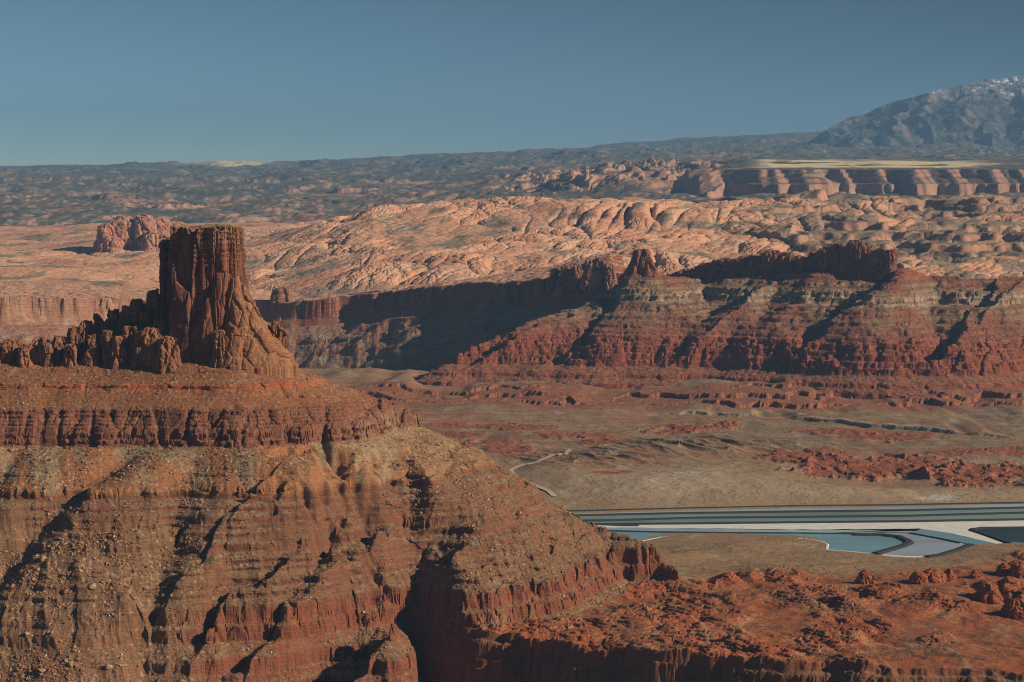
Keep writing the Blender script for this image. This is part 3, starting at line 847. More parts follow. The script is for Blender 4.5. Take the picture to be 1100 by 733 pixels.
def dome_colour(X, Y, Z, nz, b1, b2, patch, rmix, w1, leftflat, right):
    S = X.shape + (3,)
    n2 = fbm(X / 130, Y / 260, 4, 801); n3 = fbm(X / 28, Y / 50, 3, 811)
    c = mix(np.broadcast_to(C(.585, .295, .168), S), C(.58, .335, .21), sm(-.3, .4, n2))
    c = mix(c, C(.40, .170, .095), sm(.1, .6, fbm(X / 260, Y / 500, 3, 821)) * .6)
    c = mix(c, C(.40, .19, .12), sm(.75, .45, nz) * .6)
    scrub = C(.165, .140, .090)
    low = sm(.42, .15, b1 + .10 * n3)
    c = mix(c, scrub, low * (.35 + .5 * leftflat + .5 * right) * sm(-.3, .3, n2 + .1 + .6 * right))
    c = mix(c, C(.18, .145, .095), sm(.75, .25, patch + .25 * n3 - .3 * right) * sm(.80, .93, nz) * .85 * sm(-.3, .3, n2 + .8 * right - .25))
    c = mix(c, C(.165, .135, .092), right * .75 * sm(-.15, .25, n2 + .6 * fbm(X / 320, Y / 420, 3, 823)))
    rt = mix(np.broadcast_to(C(.20, .145, .095), S), C(.40, .20, .125), sm(.90, .68, nz))
    rt = mix(rt, C(.42, .25, .16), sm(.1, .5, n2) * .6)
    c = mix(c, rt, rmix * .9)
    c = mix(c, C(.10, .095, .06), sm(.3, .5, fbm(X / 16, Y / 30, 2, 831)) * .6 * np.clip(low + rmix * .8 + .08, 0, 1))
    return c * (1 + .07 * n3)[..., None]

Yd = np.concatenate([np.arange(6420, 7060, 9.0), np.arange(7060, 9500, 4.0), np.arange(9500, 13300, 14.0)])
X, Y = fan_grid(-110, 1215, 930, Yd)
R = chunked(domes, X, Y)
Z = R[0]
Nd = grid_normal(X, Y, Z)
pxd = plan_px(X, Y, 200.)[0]
bm_ = inside_poly(X, Y, WALL_XY + [(-6500, 6500), (-6500, 19500), (7500, 19500), (7500, 6700), at(664, 290, 6700)[:2], at(664, 290, 6450)[:2]]) & ((polydist(X, Y, WALL_XY) > 75) | (pxd > 660))
rimd = np.interp(pxd, [-140, 0, 60, 110, 170, 230, 300, 380, 450, 500, 560, 610, 655, 700, 900, 1100], [178, 172, 166, 156, 135, 128, 127, 148, 178, 196, 212, 236, 262, 232, 226, 205])
kd = sm(260, 80, polydist(X, Y, WALL_XY))
Z = Z * (1 - kd) + np.minimum(Z, rimd + 3) * kd
fd = bm_[:-1, :-1] & bm_[1:, 1:]
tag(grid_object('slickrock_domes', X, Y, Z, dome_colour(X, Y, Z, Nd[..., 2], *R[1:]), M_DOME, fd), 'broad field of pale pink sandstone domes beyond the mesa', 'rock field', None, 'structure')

# ------------------------------------------------------------------ far plateau with scarps and scrub
def plateau(X, Y):
    px, py = plan_px(X, Y, 400.)
    w1 = fbm(X / 1500, Y / 1500, 4, 901); w2 = fbm(X / 1500 + 5, Y / 1500, 4, 905)
    n2 = fbm(X / 420, Y / 420, 4, 911)
    P = [-200, 150, 300, 420, 500, 590, 700, 850, 1100, 1300]
    zz = [(12600, [150, 160, 170, 230, 270, 300, 330, 335, 335, 335]),
          (14400, [180, 190, 205, 250, 300, 325, 360, 360, 360, 360]),
          (17000, [225, 230, 250, 300, 360, 420, 470, 440, 420, 420]),
          (21000, [290, 295, 305, 350, 400, 470, 520, 560, 560, 560]),
          (28000, [370, 380, 390, 440, 510, 570, 600, 650, 660, 660]),
          (37000, [440, 480, 520, 600, 660, 700, 760, 820, 860, 860]),
          (46000, [430, 470, 530, 600, 660, 700, 760, 800, 830, 830])]
    Yk = [a for a, b in zz]
    cols = [np.interp(px, P, b) for a, b in zz]
    base = np.full(X.shape, 0.0)
    for i in range(len(Yk) - 1):
        m = (Y >= Yk[i]) & (Y < Yk[i + 1]) if i else (Y < Yk[1])
        t = np.clip((Y - Yk[i]) / (Yk[i + 1] - Yk[i]), 0, 1)
        base = np.where(m, cols[i] * (1 - t) + cols[i + 1] * t, base)
    base = np.where(Y >= Yk[-1], cols[-1], base)
    far = sm(14000, 30000, Y)
    raw = base + (55 + 45 * far) * w1 + 28 * n2 + 10 * fbm(X / 120, Y / 120, 3, 921)
    q = raw / 58
    tr = 58 * (np.floor(q) + .45 * (q - np.floor(q)) + .55 * sm(.62, .80, q - np.floor(q)))
    tm = sm(-.15, .45, fbm(X / 900, Y / 2200, 3, 925)) * .9
    z = raw + (tr - raw) * tm + 12 * (1 - tm) * np.abs(n2)
    # big mesa with a straight cliff front, right
    yc = np.interp(px, [430, 740, 1300], [14900, 14700, 14500]) + 520 * fbm(X / 420, Y / 3000, 4, 931) + 300 * fbm(X / 900 + 3, Y / 4000, 3, 935) + 160 * perlin(X / 170, Y / 3000, 936) + sm(760, 740, px) * 1500 * perlin(X / 420, Y / 2600, 937)
    s = Y - yc
    top = np.interp(px, [430, 520, 600, 680, 740, 762, 1300], [420, 520, 585, 598, 590, 512, 512]) + np.clip(s, 0, 5000) * .020 * sm(740, 790, px) + 3 * n2
    bot = np.interp(px, [430, 600, 740, 762, 1300], [330, 430, 430, 428, 428])
    cl = .26 * sm(-90, 0, s + 40 * n2) + .30 * sm(-330, -60, s) + .18 * sm(-170, -120, s + 60 * n2) + .26 * sm(-420, -250, s + 60 * n2)
    mz = bot + (top - bot) * cl
    inm = sm(-520, -420, s) * sm(4700, 3300, s) * sm(728, 790, px + 30 * w1)
    z = z * (1 - inm) + np.maximum(mz, np.where(s > 0, z * .0 + mz, z)) * inm
    # crags left of the mesa
    cm = sm(545, 610, px + 50 * w1) * sm(800, 740, px) * sm(14800, 15400, Y) * sm(19500, 18200, Y)
    craw = 75 * fbm(X / 600, Y / 1500, 4, 941) + 45 * fbm(X / 150, Y / 300, 3, 945) + 22
    cq = craw / 34
    z = z + cm * np.maximum(34 * (np.floor(cq) + sm(.5, .75, cq - np.floor(cq))), -20)
    # skyline ridge
    sk = np.interp(px, [-200, 0, 60, 150, 200, 300, 420, 500, 560, 630, 640, 690, 740, 850, 880, 1300], [455, 460, 500, 500, 515, 540, 620, 690, 720, 735, 830, 880, 940, 1040, 1050, 1050])
    z = np.where(Y > 30000, z * (1 - sm(33000, 41000, Y)) + sm(33000, 41000, Y) * (sk + 22 * n2 + 30 * w1 * sm(100, 300, px)), z)
    z = z - 900 * sm(43000, 47000, Y)
    return z, inm, s, w1, n2, far

def plateau_colour(X, Y, Z, nz, inm, s, w1, n2, far):
    px, py = plan_px(X, Y, 400.)
    S = X.shape + (3,)
    n3 = fbm(X / 60, Y / 120, 3, 1001)
    rock = mix(np.broadcast_to(C(.40, .20, .125), S), C(.44, .25, .16), sm(-.2, .4, n2))
    c = mix(np.broadcast_to(C(.095, .100, .070), S), C(.150, .130, .088), sm(-.2, .4, n2 + .5 * n3))
    far = np.maximum(far, sm(740, 820, px) * sm(17500, 19000, Y) * 1.2).clip(0, 1.05)
    c = mix(c, rock, sm(.15, .5, fbm(X / 800, Y / 1600, 4, 1011) + .25 * n3) * .8 * (1 - .9 * far))
    c = mix(c, rock, sm(.975, .90, nz) * .85 * (1 - .85 * far))
    c = mix(c, C(.36, .16, .10), inm * sm(.97, .90, nz) * .6)
    c = mix(c, C(.15, .125, .085), inm * .35 * sm(-.4, .2, n2 + n3))
    meadow = sm(250, 500, s) * sm(3300, 2700, s + 900 * w1) * sm(800, 830, px) * sm(1075, 1035, px + 40 * w1) * sm(-.5, -.2, n2)
    meadow = np.maximum(meadow, .9 * np.exp(-((px - 250) / 45) ** 2 - ((Y - 36500) / 900) ** 2))
    c = mix(c, C(.78, .60, .32), np.clip(meadow, 0, 1))
    c = mix(c, C(.06, .068, .048), sm(.12, .40, fbm(X / 45, Y / 150, 2, 1021)) * .7 * sm(.90, .97, nz) * (1 - meadow))
    return c * (1 + .10 * n3)[..., None]

Yp = np.concatenate([np.arange(12500, 19000, 22.0), np.geomspace(19000, 47500, 420)])
X, Y = fan_grid(-110, 1215, 800, Yp)
R = chunked(plateau, X, Y)
Z = R[0]
Np = grid_normal(X, Y, Z)
tag(grid_object('far_plateau', X, Y, Z, plateau_colour(X, Y, Z, Np[..., 2], *R[1:]), M_FAR), 'scrub covered plateau rising in low scarps to the skyline', 'plateau', None, 'structure')

# ------------------------------------------------------------------ the mountain
MT = [(835, 166), (862, 158), (880, 146), (905, 130), (925, 122), (950, 113), (975, 106), (1010, 97), (1040, 90), (1056, 85), (1072, 84.5), (1090, 81.5), (1102, 83), (1180, 74), (1260, 100), (1340, 145)]
MT_P = [at(a, b, 34000) for a, b in MT]
def mountain(X, Y):
    w1 = fbm(X / 900, Y / 900, 4, 1101); w2 = fbm(X / 900 + 4, Y / 900, 4, 1111)
    r = ridge(X + 140 * w1, Y + 140 * w2, MT_P, .46, .46)
    for (a, b, d0, a2, b2, d2) in ((905, 130, 33900, 880, 158, 32300), (975, 106, 33900, 955, 150, 31900), (1040, 90, 33900, 1062, 155, 31600), (1090, 82, 33900, 1110, 150, 31700), (940, 117, 33900, 918, 158, 32000), (1010, 97, 33900, 1005, 157, 31700)):
        p, q = at(a, b, d0), at(a2, b2, d2)
        r = smax(r, ridge(X + 330 * w1, Y + 330 * w2, [p, q], .52), 160)
    k = sm(720, 1300, r)
    g = ridged(X / 520, Y / 620, 5, 1121, .55)
    z = r + 30 * k * (g - 1.25) + 18 * fbm(X / 160, Y / 160, 4, 1131)
    cap = np.interp(plan_px(X, Y, 1500.)[0], [a for a, b in MT], [c for a, b, c in MT_P])
    z = np.minimum(z, cap + 14 * fbm(X / 240, Y / 5000, 3, 1141))
    return z, g, w1
Ymt = np.arange(30300, 35500, 26.0)
X, Y = fan_grid(800, 1230, 420, Ymt)
R = chunked(mountain, X, Y)
Z = np.maximum(R[0], 690.)
Nt = grid_normal(X, Y, Z)
n2 = fbm(X / 300, Y / 300, 4, 1151); n3 = fbm(X / 80, Y / 80, 3, 1161)
S = X.shape + (3,)
c = mix(np.broadcast_to(C(.050, .062, .050), S), C(.080, .085, .062), sm(-.3, .4, n2))
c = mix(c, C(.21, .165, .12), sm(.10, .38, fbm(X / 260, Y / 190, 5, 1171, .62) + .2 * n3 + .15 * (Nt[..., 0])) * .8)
c = mix(c, C(.30, .28, .27), sm(1350, 1650, Z + 150 * n2) * .45)
snow = sm(.42, .58, n3 + .7 * n2 - .55 * Nt[..., 0] - .08) * sm(1430, 1640, Z + 90 * n2)
c = mix(c, C(.85, .86, .90), snow * .9)
fv = (Z > 700)[:-1, :-1] | (Z > 700)[1:, 1:]
tag(grid_object('mountain', X, Y, Z, c, M_FAR, fv), 'tall forested mountain with snow streaks on its crest', 'mountain', None, 'structure')

# distant hazy hills on the skyline
hx = np.linspace(-200, 330, 130); hy = np.linspace(58000, 62000, 24)
X, Y = fan_grid(-250, 420, 200, hy)
pxh = plan_px(X, Y, 500.)[0]
Z = (430 + 110 * sm(-.2, .6, fbm(X / 5200, Y / 16000, 4, 1201)) * sm(420, 150, pxh)) * np.exp(-((Y - 60000) / 1500) ** 2) - 100 * (1 - np.exp(-((Y - 60000) / 1500) ** 2))
tag(grid_object('distant_hills', X, Y, Z, np.broadcast_to(C(.11, .11, .085), X.shape + (3,)), M_FAR), 'faint low hills far off on the left skyline', 'hills', None, 'structure')

# one sheet of ground under everything
gx = np.linspace(-45000, 45000, 60); gy = np.linspace(-4000, 70000, 60)
X, Y = np.meshgrid(gx, gy)
tag(grid_object('ground', X, Y, np.full(X.shape, -230.0), np.broadcast_to(C(.20, .11, .065), X.shape + (3,)), M_FAR), 'low red canyon ground under the whole view', 'ground', None, 'structure')
# ------------------------------------------------------------------ rock masses: towers, pinnacles, fins, knobs
def rock_mass(name, c, z0, z1, prof, depth, seed, mat, colour, rot=0.0, expo=3.0, nth=150, nz=70, slab=(14, 40), slab_amp=4.0, crack=2.5, rough=1.0, bed=0.0, top_amp=4.0, parent=None, lean=(0, 0), root=0.0):
    """A sheer rock body: prof = [(t, half width left, half width right, depth factor)] from foot (t=0) to top (t=1)."""
    th = np.linspace(0, 2 * np.pi, nth, endpoint=False)
    t = np.linspace(0, 1, nz)
    T_, TH = np.meshgrid(t, th, indexing='ij')
    pt = [p[0] for p in prof]
    wl = np.interp(T_, pt, [p[1] for p in prof]); wr = np.interp(T_, pt, [p[2] for p in prof]); df = np.interp(T_, pt, [p[3] for p in prof]) * depth
    co, si = np.cos(TH), np.sin(TH)
    rx = np.where(co > 0, wr, wl)
    r = (np.abs(co / rx) ** expo + np.abs(si / df) ** expo) ** (-1 / expo)
    x = r * co; y = r * si
    z = z0 + T_ * (z1 - z0)
    sx, sz = slab
    q = seed * 13.7
    f1, f2, idr = worley3(x / sx + q, y / sx, z / sz, seed)
    g1, g2, gd = worley3(x / (sx * .38) + q, y / (sx * .38), z / (sz * .3), seed + 1)
    ck = np.clip(1 - (f2 - f1) / .14, 0, 1)
    ck2 = np.clip(1 - (g2 - g1) / .16, 0, 1)
    n = perlin3(x / (sx * .5), y / (sx * .5), z / (sz * .25), seed + 2) + .5 * perlin3(x / (sx * .2), y / (sx * .2), z / (sx * .25), seed + 3)
    flute = np.abs(perlin3(x / (sx * 1.2), y / (sx * 1.2), z / (sz * 2.5), seed + 7))
    d = slab_amp * (idr - .5) * 1.6 + slab_amp * (.14 + .40 * sm(.55, .75, T_) * (bed > 0)) * (gd - .5) - crack * ck - crack * .4 * ck2 + rough * n * 1.2 - crack * 1.2 * np.clip(1 - flute * 5, 0, 1)
    if bed > 0:
        zz = z + 1.5 * n
        d = d + bed * (np.sin(zz * .9) * .5 + np.sin(zz * 2.3 + 1) * .35) * sm(.70, .80, T_)
    lim = np.minimum(1.0, r / (abs(slab_amp) * 2 + 1e-6))
    r2 = np.maximum(r + d * np.clip(lim, .2, 1), r * .35)
    x = r2 * co + lean[0] * T_; y = r2 * si + lean[1] * T_
    # uneven top
    tf = worley(x / (sx * .7) + q, y / (sx * .7), seed + 5)[2]
    zt = -top_amp * tf + .25 * top_amp * fbm(x / (sx * .4), y / (sx * .4), 2, seed + 6)
    z = z + zt * T_ ** 2 + .25 * rough * n
    z[0] -= root                                  # rooted in the slope below
    rows = [np.stack([x, y, z], -1)]
    xt, yt = x[-1], y[-1]
    cx0, cy0 = xt.mean(), yt.mean()
    for s_ in (.88, .7, .5, .3, .12, .02):
        xx = cx0 + (xt - cx0) * s_; yy = cy0 + (yt - cy0) * s_
        tf = worley(xx / (sx * .7) + q, yy / (sx * .7), seed + 5)[2]
        zc = z1 - top_amp * tf + .3 * top_amp * fbm(xx / (sx * .4), yy / (sx * .4), 2, seed + 6) + .04 * np.ptp(xt) * (1 - s_)
        rows.append(np.stack([xx, yy, zc], -1)[None])
    P = np.concatenate(rows, 0)
    info = np.zeros(P.shape[:2] + (3,)); info[:nz, :, 0] = idr; info[:nz, :, 1] = np.maximum(ck, .6 * ck2); info[:nz, :, 2] = n; info[nz:, :, 0] = .5
    tt = np.concatenate([T_, np.ones((6, nth))], 0)
    a = rot; ca, sa = math.cos(a), math.sin(a)
    xw = P[..., 0] * ca - P[..., 1] * sa + c[0]; yw = P[..., 0] * sa + P[..., 1] * ca + c[1]
    nr = P.shape[0]
    i = np.arange(nr * nth).reshape(nr, nth)
    qd = np.stack([i[:-1], np.roll(i[:-1], -1, 1), np.roll(i[1:], -1, 1), i[1:]], -1).reshape(-1, 4)
    cc = colour(xw, yw, P[..., 2], tt, info)
    return mesh_from(name, np.stack([xw, yw, P[..., 2]], -1).reshape(-1, 3), qd, cc.reshape(-1, 3), mat, parent=parent)

def tower_col(base, streak, warm, ztop, cap=0.0, warm_from=None):
    def f(x, y, z, t, info):
        S = x.shape + (3,)
        c = mix(np.broadcast_to(C(*base), S), C(*streak), sm(.35, .75, info[..., 0]) * .7)
        v = fbm(x / 9 + y / 9, z / 70, 3, 1301)
        c = mix(c, C(*streak), sm(0, .5, v) * .6)
        c = mix(c, C(*warm), sm(.1, .6, fbm(x / 16, z / 40 + y / 16, 3, 1311)) * .5)
        if warm_from is not None:
            c = mix(c, C(*warm), sm(warm_from[0], warm_from[1], x - .35 * (z - ztop)) * .8)
        if cap:
            lay = np.sin(z * .9 + info[..., 2] * 1.5)
            c = mix(c, C(.30, .175, .10), sm(ztop - cap, ztop - cap * .6, z) * np.clip(.45 + .5 * lay, 0, 1) * .8)
            c = mix(c, C(.30, .20, .10), sm(ztop - 5, ztop - 1, z) * .7)
        return c * (1 + .15 * info[..., 2:3])
    return f

def mpp(Y): return Y / FPX * 1.0   # metres per photo pixel at that distance
m1 = mpp(3110)
def zat(py, Y): return at(CX, py, Y)[2]

W_MAR = (.235, .090, .048); W_DARK = (.150, .060, .040); W_WARM = (.34, .165, .075)
zt = zat(242, 3110); zb = zat(388, 3110)
h = lambda y, Y=3110: (zat(y, Y) - zb) / (zt - zb)
cx = at(222, 300, 3112)[0]
rock_mass('tower', (cx, 3118), zb - 14, zt, [(0, 44 * m1, 44 * m1, 1.15), (h(350), 37 * m1, 40 * m1, 1.05), (h(300), 35 * m1, 38 * m1, 1), (h(275), 34.5 * m1, 36.5 * m1, 1), (1, 34 * m1, 36 * m1, .97)], 42, 3, M_NEAR,
          tower_col(W_MAR, W_DARK, W_WARM, zt, 34), rot=math.radians(-9), expo=4.6, nth=420, nz=230, slab=(27, 170), slab_amp=8, crack=3.6, rough=.7, bed=1.0, top_amp=7, root=30, parent=BUTTE)
cx = at(184, 300, 3135)[0]; zt2 = zat(257, 3135)
rock_mass('tower_shoulder', (cx, 3142), zb - 14, zt2, [(0, 16 * m1, 16 * m1, 1.2), (.5, 12.5 * m1, 14 * m1, 1), (1, 11.5 * m1, 14 * m1, .9)], 26, 7, M_NEAR,
          tower_col(W_MAR, W_DARK, W_WARM, zt2, 20), rot=math.radians(-6), expo=3.2, nth=240, nz=160, slab=(15, 90), slab_amp=5, crack=3.5, rough=.6, bed=.6, top_amp=9, root=30, parent=BUTTE)
cx = at(252, 340, 3090)[0]; zt3 = zat(296, 3090); zb3 = zat(389, 3090) - 6
rock_mass('buttress', (cx, 3096), zb3, zt3, [(0, 26 * m1, 66 * m1, 1.5), (.12, 22 * m1, 60 * m1, 1.35), (.40, 16 * m1, 40 * m1, 1.1), (.52, 14 * m1, 31 * m1, 1), (.70, 12 * m1, 20 * m1, .8), (.85, 10 * m1, 11 * m1, .7), (1, 6 * m1, 5 * m1, .5)], 30, 11, M_NEAR,
          tower_col((.33, .155, .072), (.26, .105, .055), (.40, .21, .095), zt3), rot=math.radians(8), expo=2.2, nth=300, nz=150, slab=(18, 34), slab_amp=3.4, crack=1.6, rough=.7, bed=0, top_amp=4, parent=BUTTE, root=22)
# broken columns and blocks along the butte's crest: px, top py, half width px, Y, foot py
BLOCKS = [(-28, 368, 14, 3118, 392), (-8, 371, 10, 3110, 391), (12, 366, 13, 3116, 391), (28, 372, 7, 3100, 391), (40, 364, 12, 3118, 391), (53, 369, 7, 3104, 391), (66, 362, 11, 3118, 391), (74, 371, 8, 3098, 392), (83, 353, 9, 3122, 391),
          (91, 345, 9, 3126, 391), (97, 360, 7, 3100, 391), (106, 337, 5.5, 3128, 391), (112, 344, 6, 3118, 390), (120, 333, 8, 3132, 390), (118, 356, 8, 3098, 391), (129, 341, 8, 3124, 390), (127, 362, 9, 3090, 391), (138, 330, 8, 3130, 390), (141, 350, 9, 3100, 391),
          (149, 321, 9, 3128, 390), (152, 356, 10, 3088, 391), (158, 334, 8, 3112, 390), (167, 311, 8, 3132, 390), (164, 352, 11, 3090, 391), (174, 345, 9, 3098, 390), (181, 362, 12, 3080, 391), (238, 355, 9, 3066, 389),
          (296, 345, 5, 3098, 386), (303, 353, 5, 3100, 387)]
rng = random.Random(4)
for i, (px_, py_, hw, Y_, fy) in enumerate(BLOCKS):
    x0 = at(px_, py_, Y_)[0]; z1_ = zat(py_, Y_) + 1.5; z0_ = zat(fy, Y_) - 8
    w = hw * m1 * rng.uniform(.92, 1.12)
    rock_mass('rock_column', (x0, Y_), z0_, z1_, [(0, w * 1.35, w * 1.35, 1.3), (.45, w * 1.05, w * 1.05, 1.05), (.85, w * .92, w * .95, .95), (1, w * .66, w * .7, .7)], w * rng.uniform(.9, 1.5), 40 + i, M_NEAR,
              tower_col((.31, .145, .068), (.215, .085, .047), (.37, .19, .09), z1_), rot=rng.uniform(-.5, .3), expo=rng.uniform(2.3, 3.4), nth=96, nz=54, slab=(12, 26), slab_amp=4.0, crack=2.2, rough=.6, top_amp=4, parent=BUTTE, lean=(rng.uniform(-4, 5), 0), root=22)

# ragged crest of the mesa
m2 = mpp(6150)
CREST = [(722, 294, 7), (735, 290, 9), (748, 289, 8), (758, 283, 9), (770, 279, 10), (781, 277, 10), (793, 279, 9), (803, 275, 10), (815, 274, 10), (829, 269, 10), (842, 272, 9), (855, 274, 9), (866, 276, 8), (877, 271, 9), (888, 266, 9), (902, 262, 10), (919, 259, 11), (931, 266, 9), (945, 268, 8), (955, 267, 7)]
for i, (px_, py_, hw) in enumerate(CREST):
    f = (px_ - 722) / (955 - 722)
    Y_ = 6330 - 330 * f + rng.uniform(-8, 8)
    x0 = at(px_, py_, Y_)[0]; z1_ = zat(py_, Y_) + 2; z0_ = zat(303 - 12 * f, Y_) - 22
    w = hw * mpp(Y_) * 1.15
    lit = f > .55
    rock_mass('fin', (x0, Y_), z0_, z1_, [(0, w * 1.25, w * 1.25, 1.4), (.5, w * 1.02, w * 1.02, 1.0), (.85, w * .95, w * .95, .9), (1, w * .6, w * .6, .6)], w * rng.uniform(.7, 1.0), 100 + i, M_MID,
              tower_col((.30, .115, .058), (.20, .075, .043), (.40, .195, .105), z1_), rot=math.radians(-24) + rng.uniform(-.2, .2), expo=2.8, nth=72, nz=36, slab=(20, 40), slab_amp=7, crack=4, rough=2, top_amp=7, parent=MESA)
Y_ = 6170; z1_ = zat(268, Y_); z0_ = zat(299, Y_) - 6
rock_mass('pinnacle', (at(690, 280, Y_)[0], Y_), z0_, z1_, [(0, 25 * m2, 27 * m2, 1.5), (.25, 18 * m2, 18 * m2, 1.2), (.55, 14.5 * m2, 13 * m2, 1), (.85, 11 * m2, 9 * m2, .9), (1, 8 * m2, 8 * m2, .7)], 30, 150, M_MID,
          tower_col((.27, .105, .055), (.19, .075, .042), (.33, .155, .085), z1_), rot=math.radians(-10), expo=2.8, nth=130, nz=70, slab=(20, 60), slab_amp=6, crack=4, rough=1.6, top_amp=7, parent=MESA)
# knobs at the end of the dark wall
for i, (px_, py_, fy, hw, Y_, dd) in enumerate([(597, 287, 302, 7, 6640, 20), (609, 284, 304, 8, 6600, 24), (622, 283, 306, 9, 6550, 26), (634, 279, 306, 9, 6480, 26), (646, 276, 306, 11, 6400, 34), (654, 283, 305, 8, 6370, 24), (302, 308, 320, 8, 7345, 24), (296, 310, 320, 5, 7340, 18)]):
    z1_ = zat(py_, Y_); w = hw * mpp(Y_)
    rock_mass('knob', (at(px_, py_, Y_)[0], Y_), zat(fy, Y_) - 15, z1_, [(0, w * 1.2, w * 1.25, 1.2), (.6, w, w, 1), (.9, w * .9, w * .85, .9), (1, w * .5, w * .5, .6)], dd, 170 + i, M_MID,
              tower_col((.36, .17, .10), (.22, .085, .05), (.44, .23, .14), z1_), rot=.35, expo=2.6, nth=80, nz=40, slab=(18, 40), slab_amp=6, crack=3, rough=1.6, top_amp=6, parent=WALLO)

# ------------------------------------------------------------------ standing rocks among the domes
m3 = mpp(9600)
OUT = empty('sandstone_butte', at(145, 262, 9600), 'pale sandstone butte casting a shadow to its left, beyond the tower', 'butte')
for i, (px_, py_, fy, hl, hr, Y_, dd) in enumerate([(114, 240, 268, 12, 10, 9560, 60), (131, 232, 268, 16, 18, 9640, 90), (152, 231, 267, 12, 20, 9620, 80), (172, 234, 266, 14, 16, 9650, 80), (190, 238, 264, 12, 16, 9660, 70), (206, 243, 262, 10, 14, 9660, 60), (121, 252, 269, 14, 12, 9520, 50), (165, 247, 268, 14, 20, 9540, 60)]):
    z1_ = zat(py_, Y_)
    rock_mass('rock_face', (at(px_, py_, Y_)[0], Y_), zat(fy, Y_) - 25, z1_, [(0, hl * m3 * 1.1, hr * m3 * 1.25, 1.25), (.55, hl * m3 * .98, hr * m3, 1), (.85, hl * m3 * .85, hr * m3 * .85, .85), (1, hl * m3 * .5, hr * m3 * .5, .5)], dd, 190 + i, M_DOME,
              tower_col((.46, .225, .135), (.34, .15, .09), (.50, .28, .17), z1_), rot=.25, expo=2.5, nth=100, nz=44, slab=(40, 60), slab_amp=10, crack=5, rough=3, top_amp=9, parent=OUT)

# ------------------------------------------------------------------ rounded red knobs on the bench
KNOBS = [(930, 612.5, 625, 9, 'small pointed red rock knob alone at the bench edge below the lavender pond'), (987, 613, 628, 9, 'dark split red rock knob left of the bench-edge pair'), (1003, 609, 626, 13, 'broad red rock knob in the middle of the bench edge'),
         (1020, 612, 625, 8, 'low red rock knob right of the broad bench-edge knob'), (1049, 612, 623, 8, 'small red rock bump between the bench-edge knobs and the right margin'), (1063, 626, 649, 15, 'large round red rock dome with a deep shadow on its left'),
         (1085, 620, 648, 17, 'large cracked red rock dome nearest the right margin'), (1078, 605, 617, 9, 'red rock hump above the two large domes'), (1096, 603, 620, 11, 'tall red rock hump at the right margin'), (1093, 642, 659, 12, 'squat red rock dome at the foot of the large cracked dome'),
         (1104, 630, 650, 14, 'red rock dome cut off by the right margin')]
for i, (px_, py_, fy, hw, lab) in enumerate(KNOBS):
    p = atz(px_, fy, 6.0); Y_ = p[1]; w = hw * mpp(Y_)
    z1_ = zat(py_, Y_)
    o = rock_mass('rock_knob', (p[0], Y_ + w * .4), -2, z1_, [(0, w * 1.3, w * 1.3, 1.3), (.4, w * 1.1, w * 1.12, 1.1), (.7, w * .9, w * .9, .9), (.88, w * .62, w * .62, .62), (1, w * .25, w * .25, .25)], w * 1.15, 230 + i, M_VALLEY,
                  tower_col((.33, .105, .042), (.26, .075, .034), (.38, .14, .058), z1_), rot=rng.uniform(-1, 1), expo=2.1, nth=90, nz=44, slab=(13, 12), slab_amp=3.4, crack=1.6, rough=.9, top_amp=2.5)
    tag(o, lab, 'rock', 'red rock knobs on the bench')
# ------------------------------------------------------------------ evaporation ponds
def water_material(name, col, rough=0.18, spec=0.35):
    m = bpy.data.materials.new(name); m.use_nodes = True
    nt = m.node_tree; N, L = nt.nodes, nt.links; b = N['Principled BSDF']
    b.inputs['Roughness'].default_value = rough; b.inputs['Specular IOR Level'].default_value = spec
    tc = N.new('ShaderNodeTexCoord'); mp = N.new('ShaderNodeMapping'); mp.inputs['Scale'].default_value = (.005, .012, 1)
    n = N.new('ShaderNodeTexNoise'); n.inputs['Scale'].default_value = 1.0; n.inputs['Detail'].default_value = 5
    L.new(tc.outputs['Object'], mp.inputs[0]); L.new(mp.outputs[0], n.inputs['Vector'])
    r = N.new('ShaderNodeValToRGB'); r.color_ramp.elements[0].position = .3; r.color_ramp.elements[1].position = .7
    r.color_ramp.elements[0].color = (*[x * .74 for x in col], 1); r.color_ramp.elements[1].color = (*[min(.9, x * 1.22) for x in col], 1)
    L.new(n.outputs['Fac'], r.inputs[0]); L.new(r.outputs[0], b.inputs['Base Color'])
    return m

def sheet(name, pts, z, mat, label, cat='pond', group=None, kind='structure'):
    me = bpy.data.meshes.new(name)
    P = [np.array(atz(a, b, z)[:2]) for a, b in pts]; V = []
    for p, q in zip(P, P[1:] + P[:1]):             # slightly ragged shorelines
        n = max(1, int(np.linalg.norm(q - p) / 18))
        for i in range(n):
            r = p + (q - p) * i / n
            V.append((r[0] + 3 * fbm(r[0:1] / 30, r[1:2] / 30, 2, 5)[0], r[1] + 7 * fbm(r[0:1] / 30, r[1:2] / 30, 2, 9)[0], z))
    me.from_pydata(V, [], [list(range(len(V)))])
    me.materials.append(mat); me.update()
    if me.polygons[0].normal.z < 0: me.flip_normals()
    o = bpy.data.objects.new(name, me); COL.objects.link(o)
    return tag(o, label, cat, group, kind)

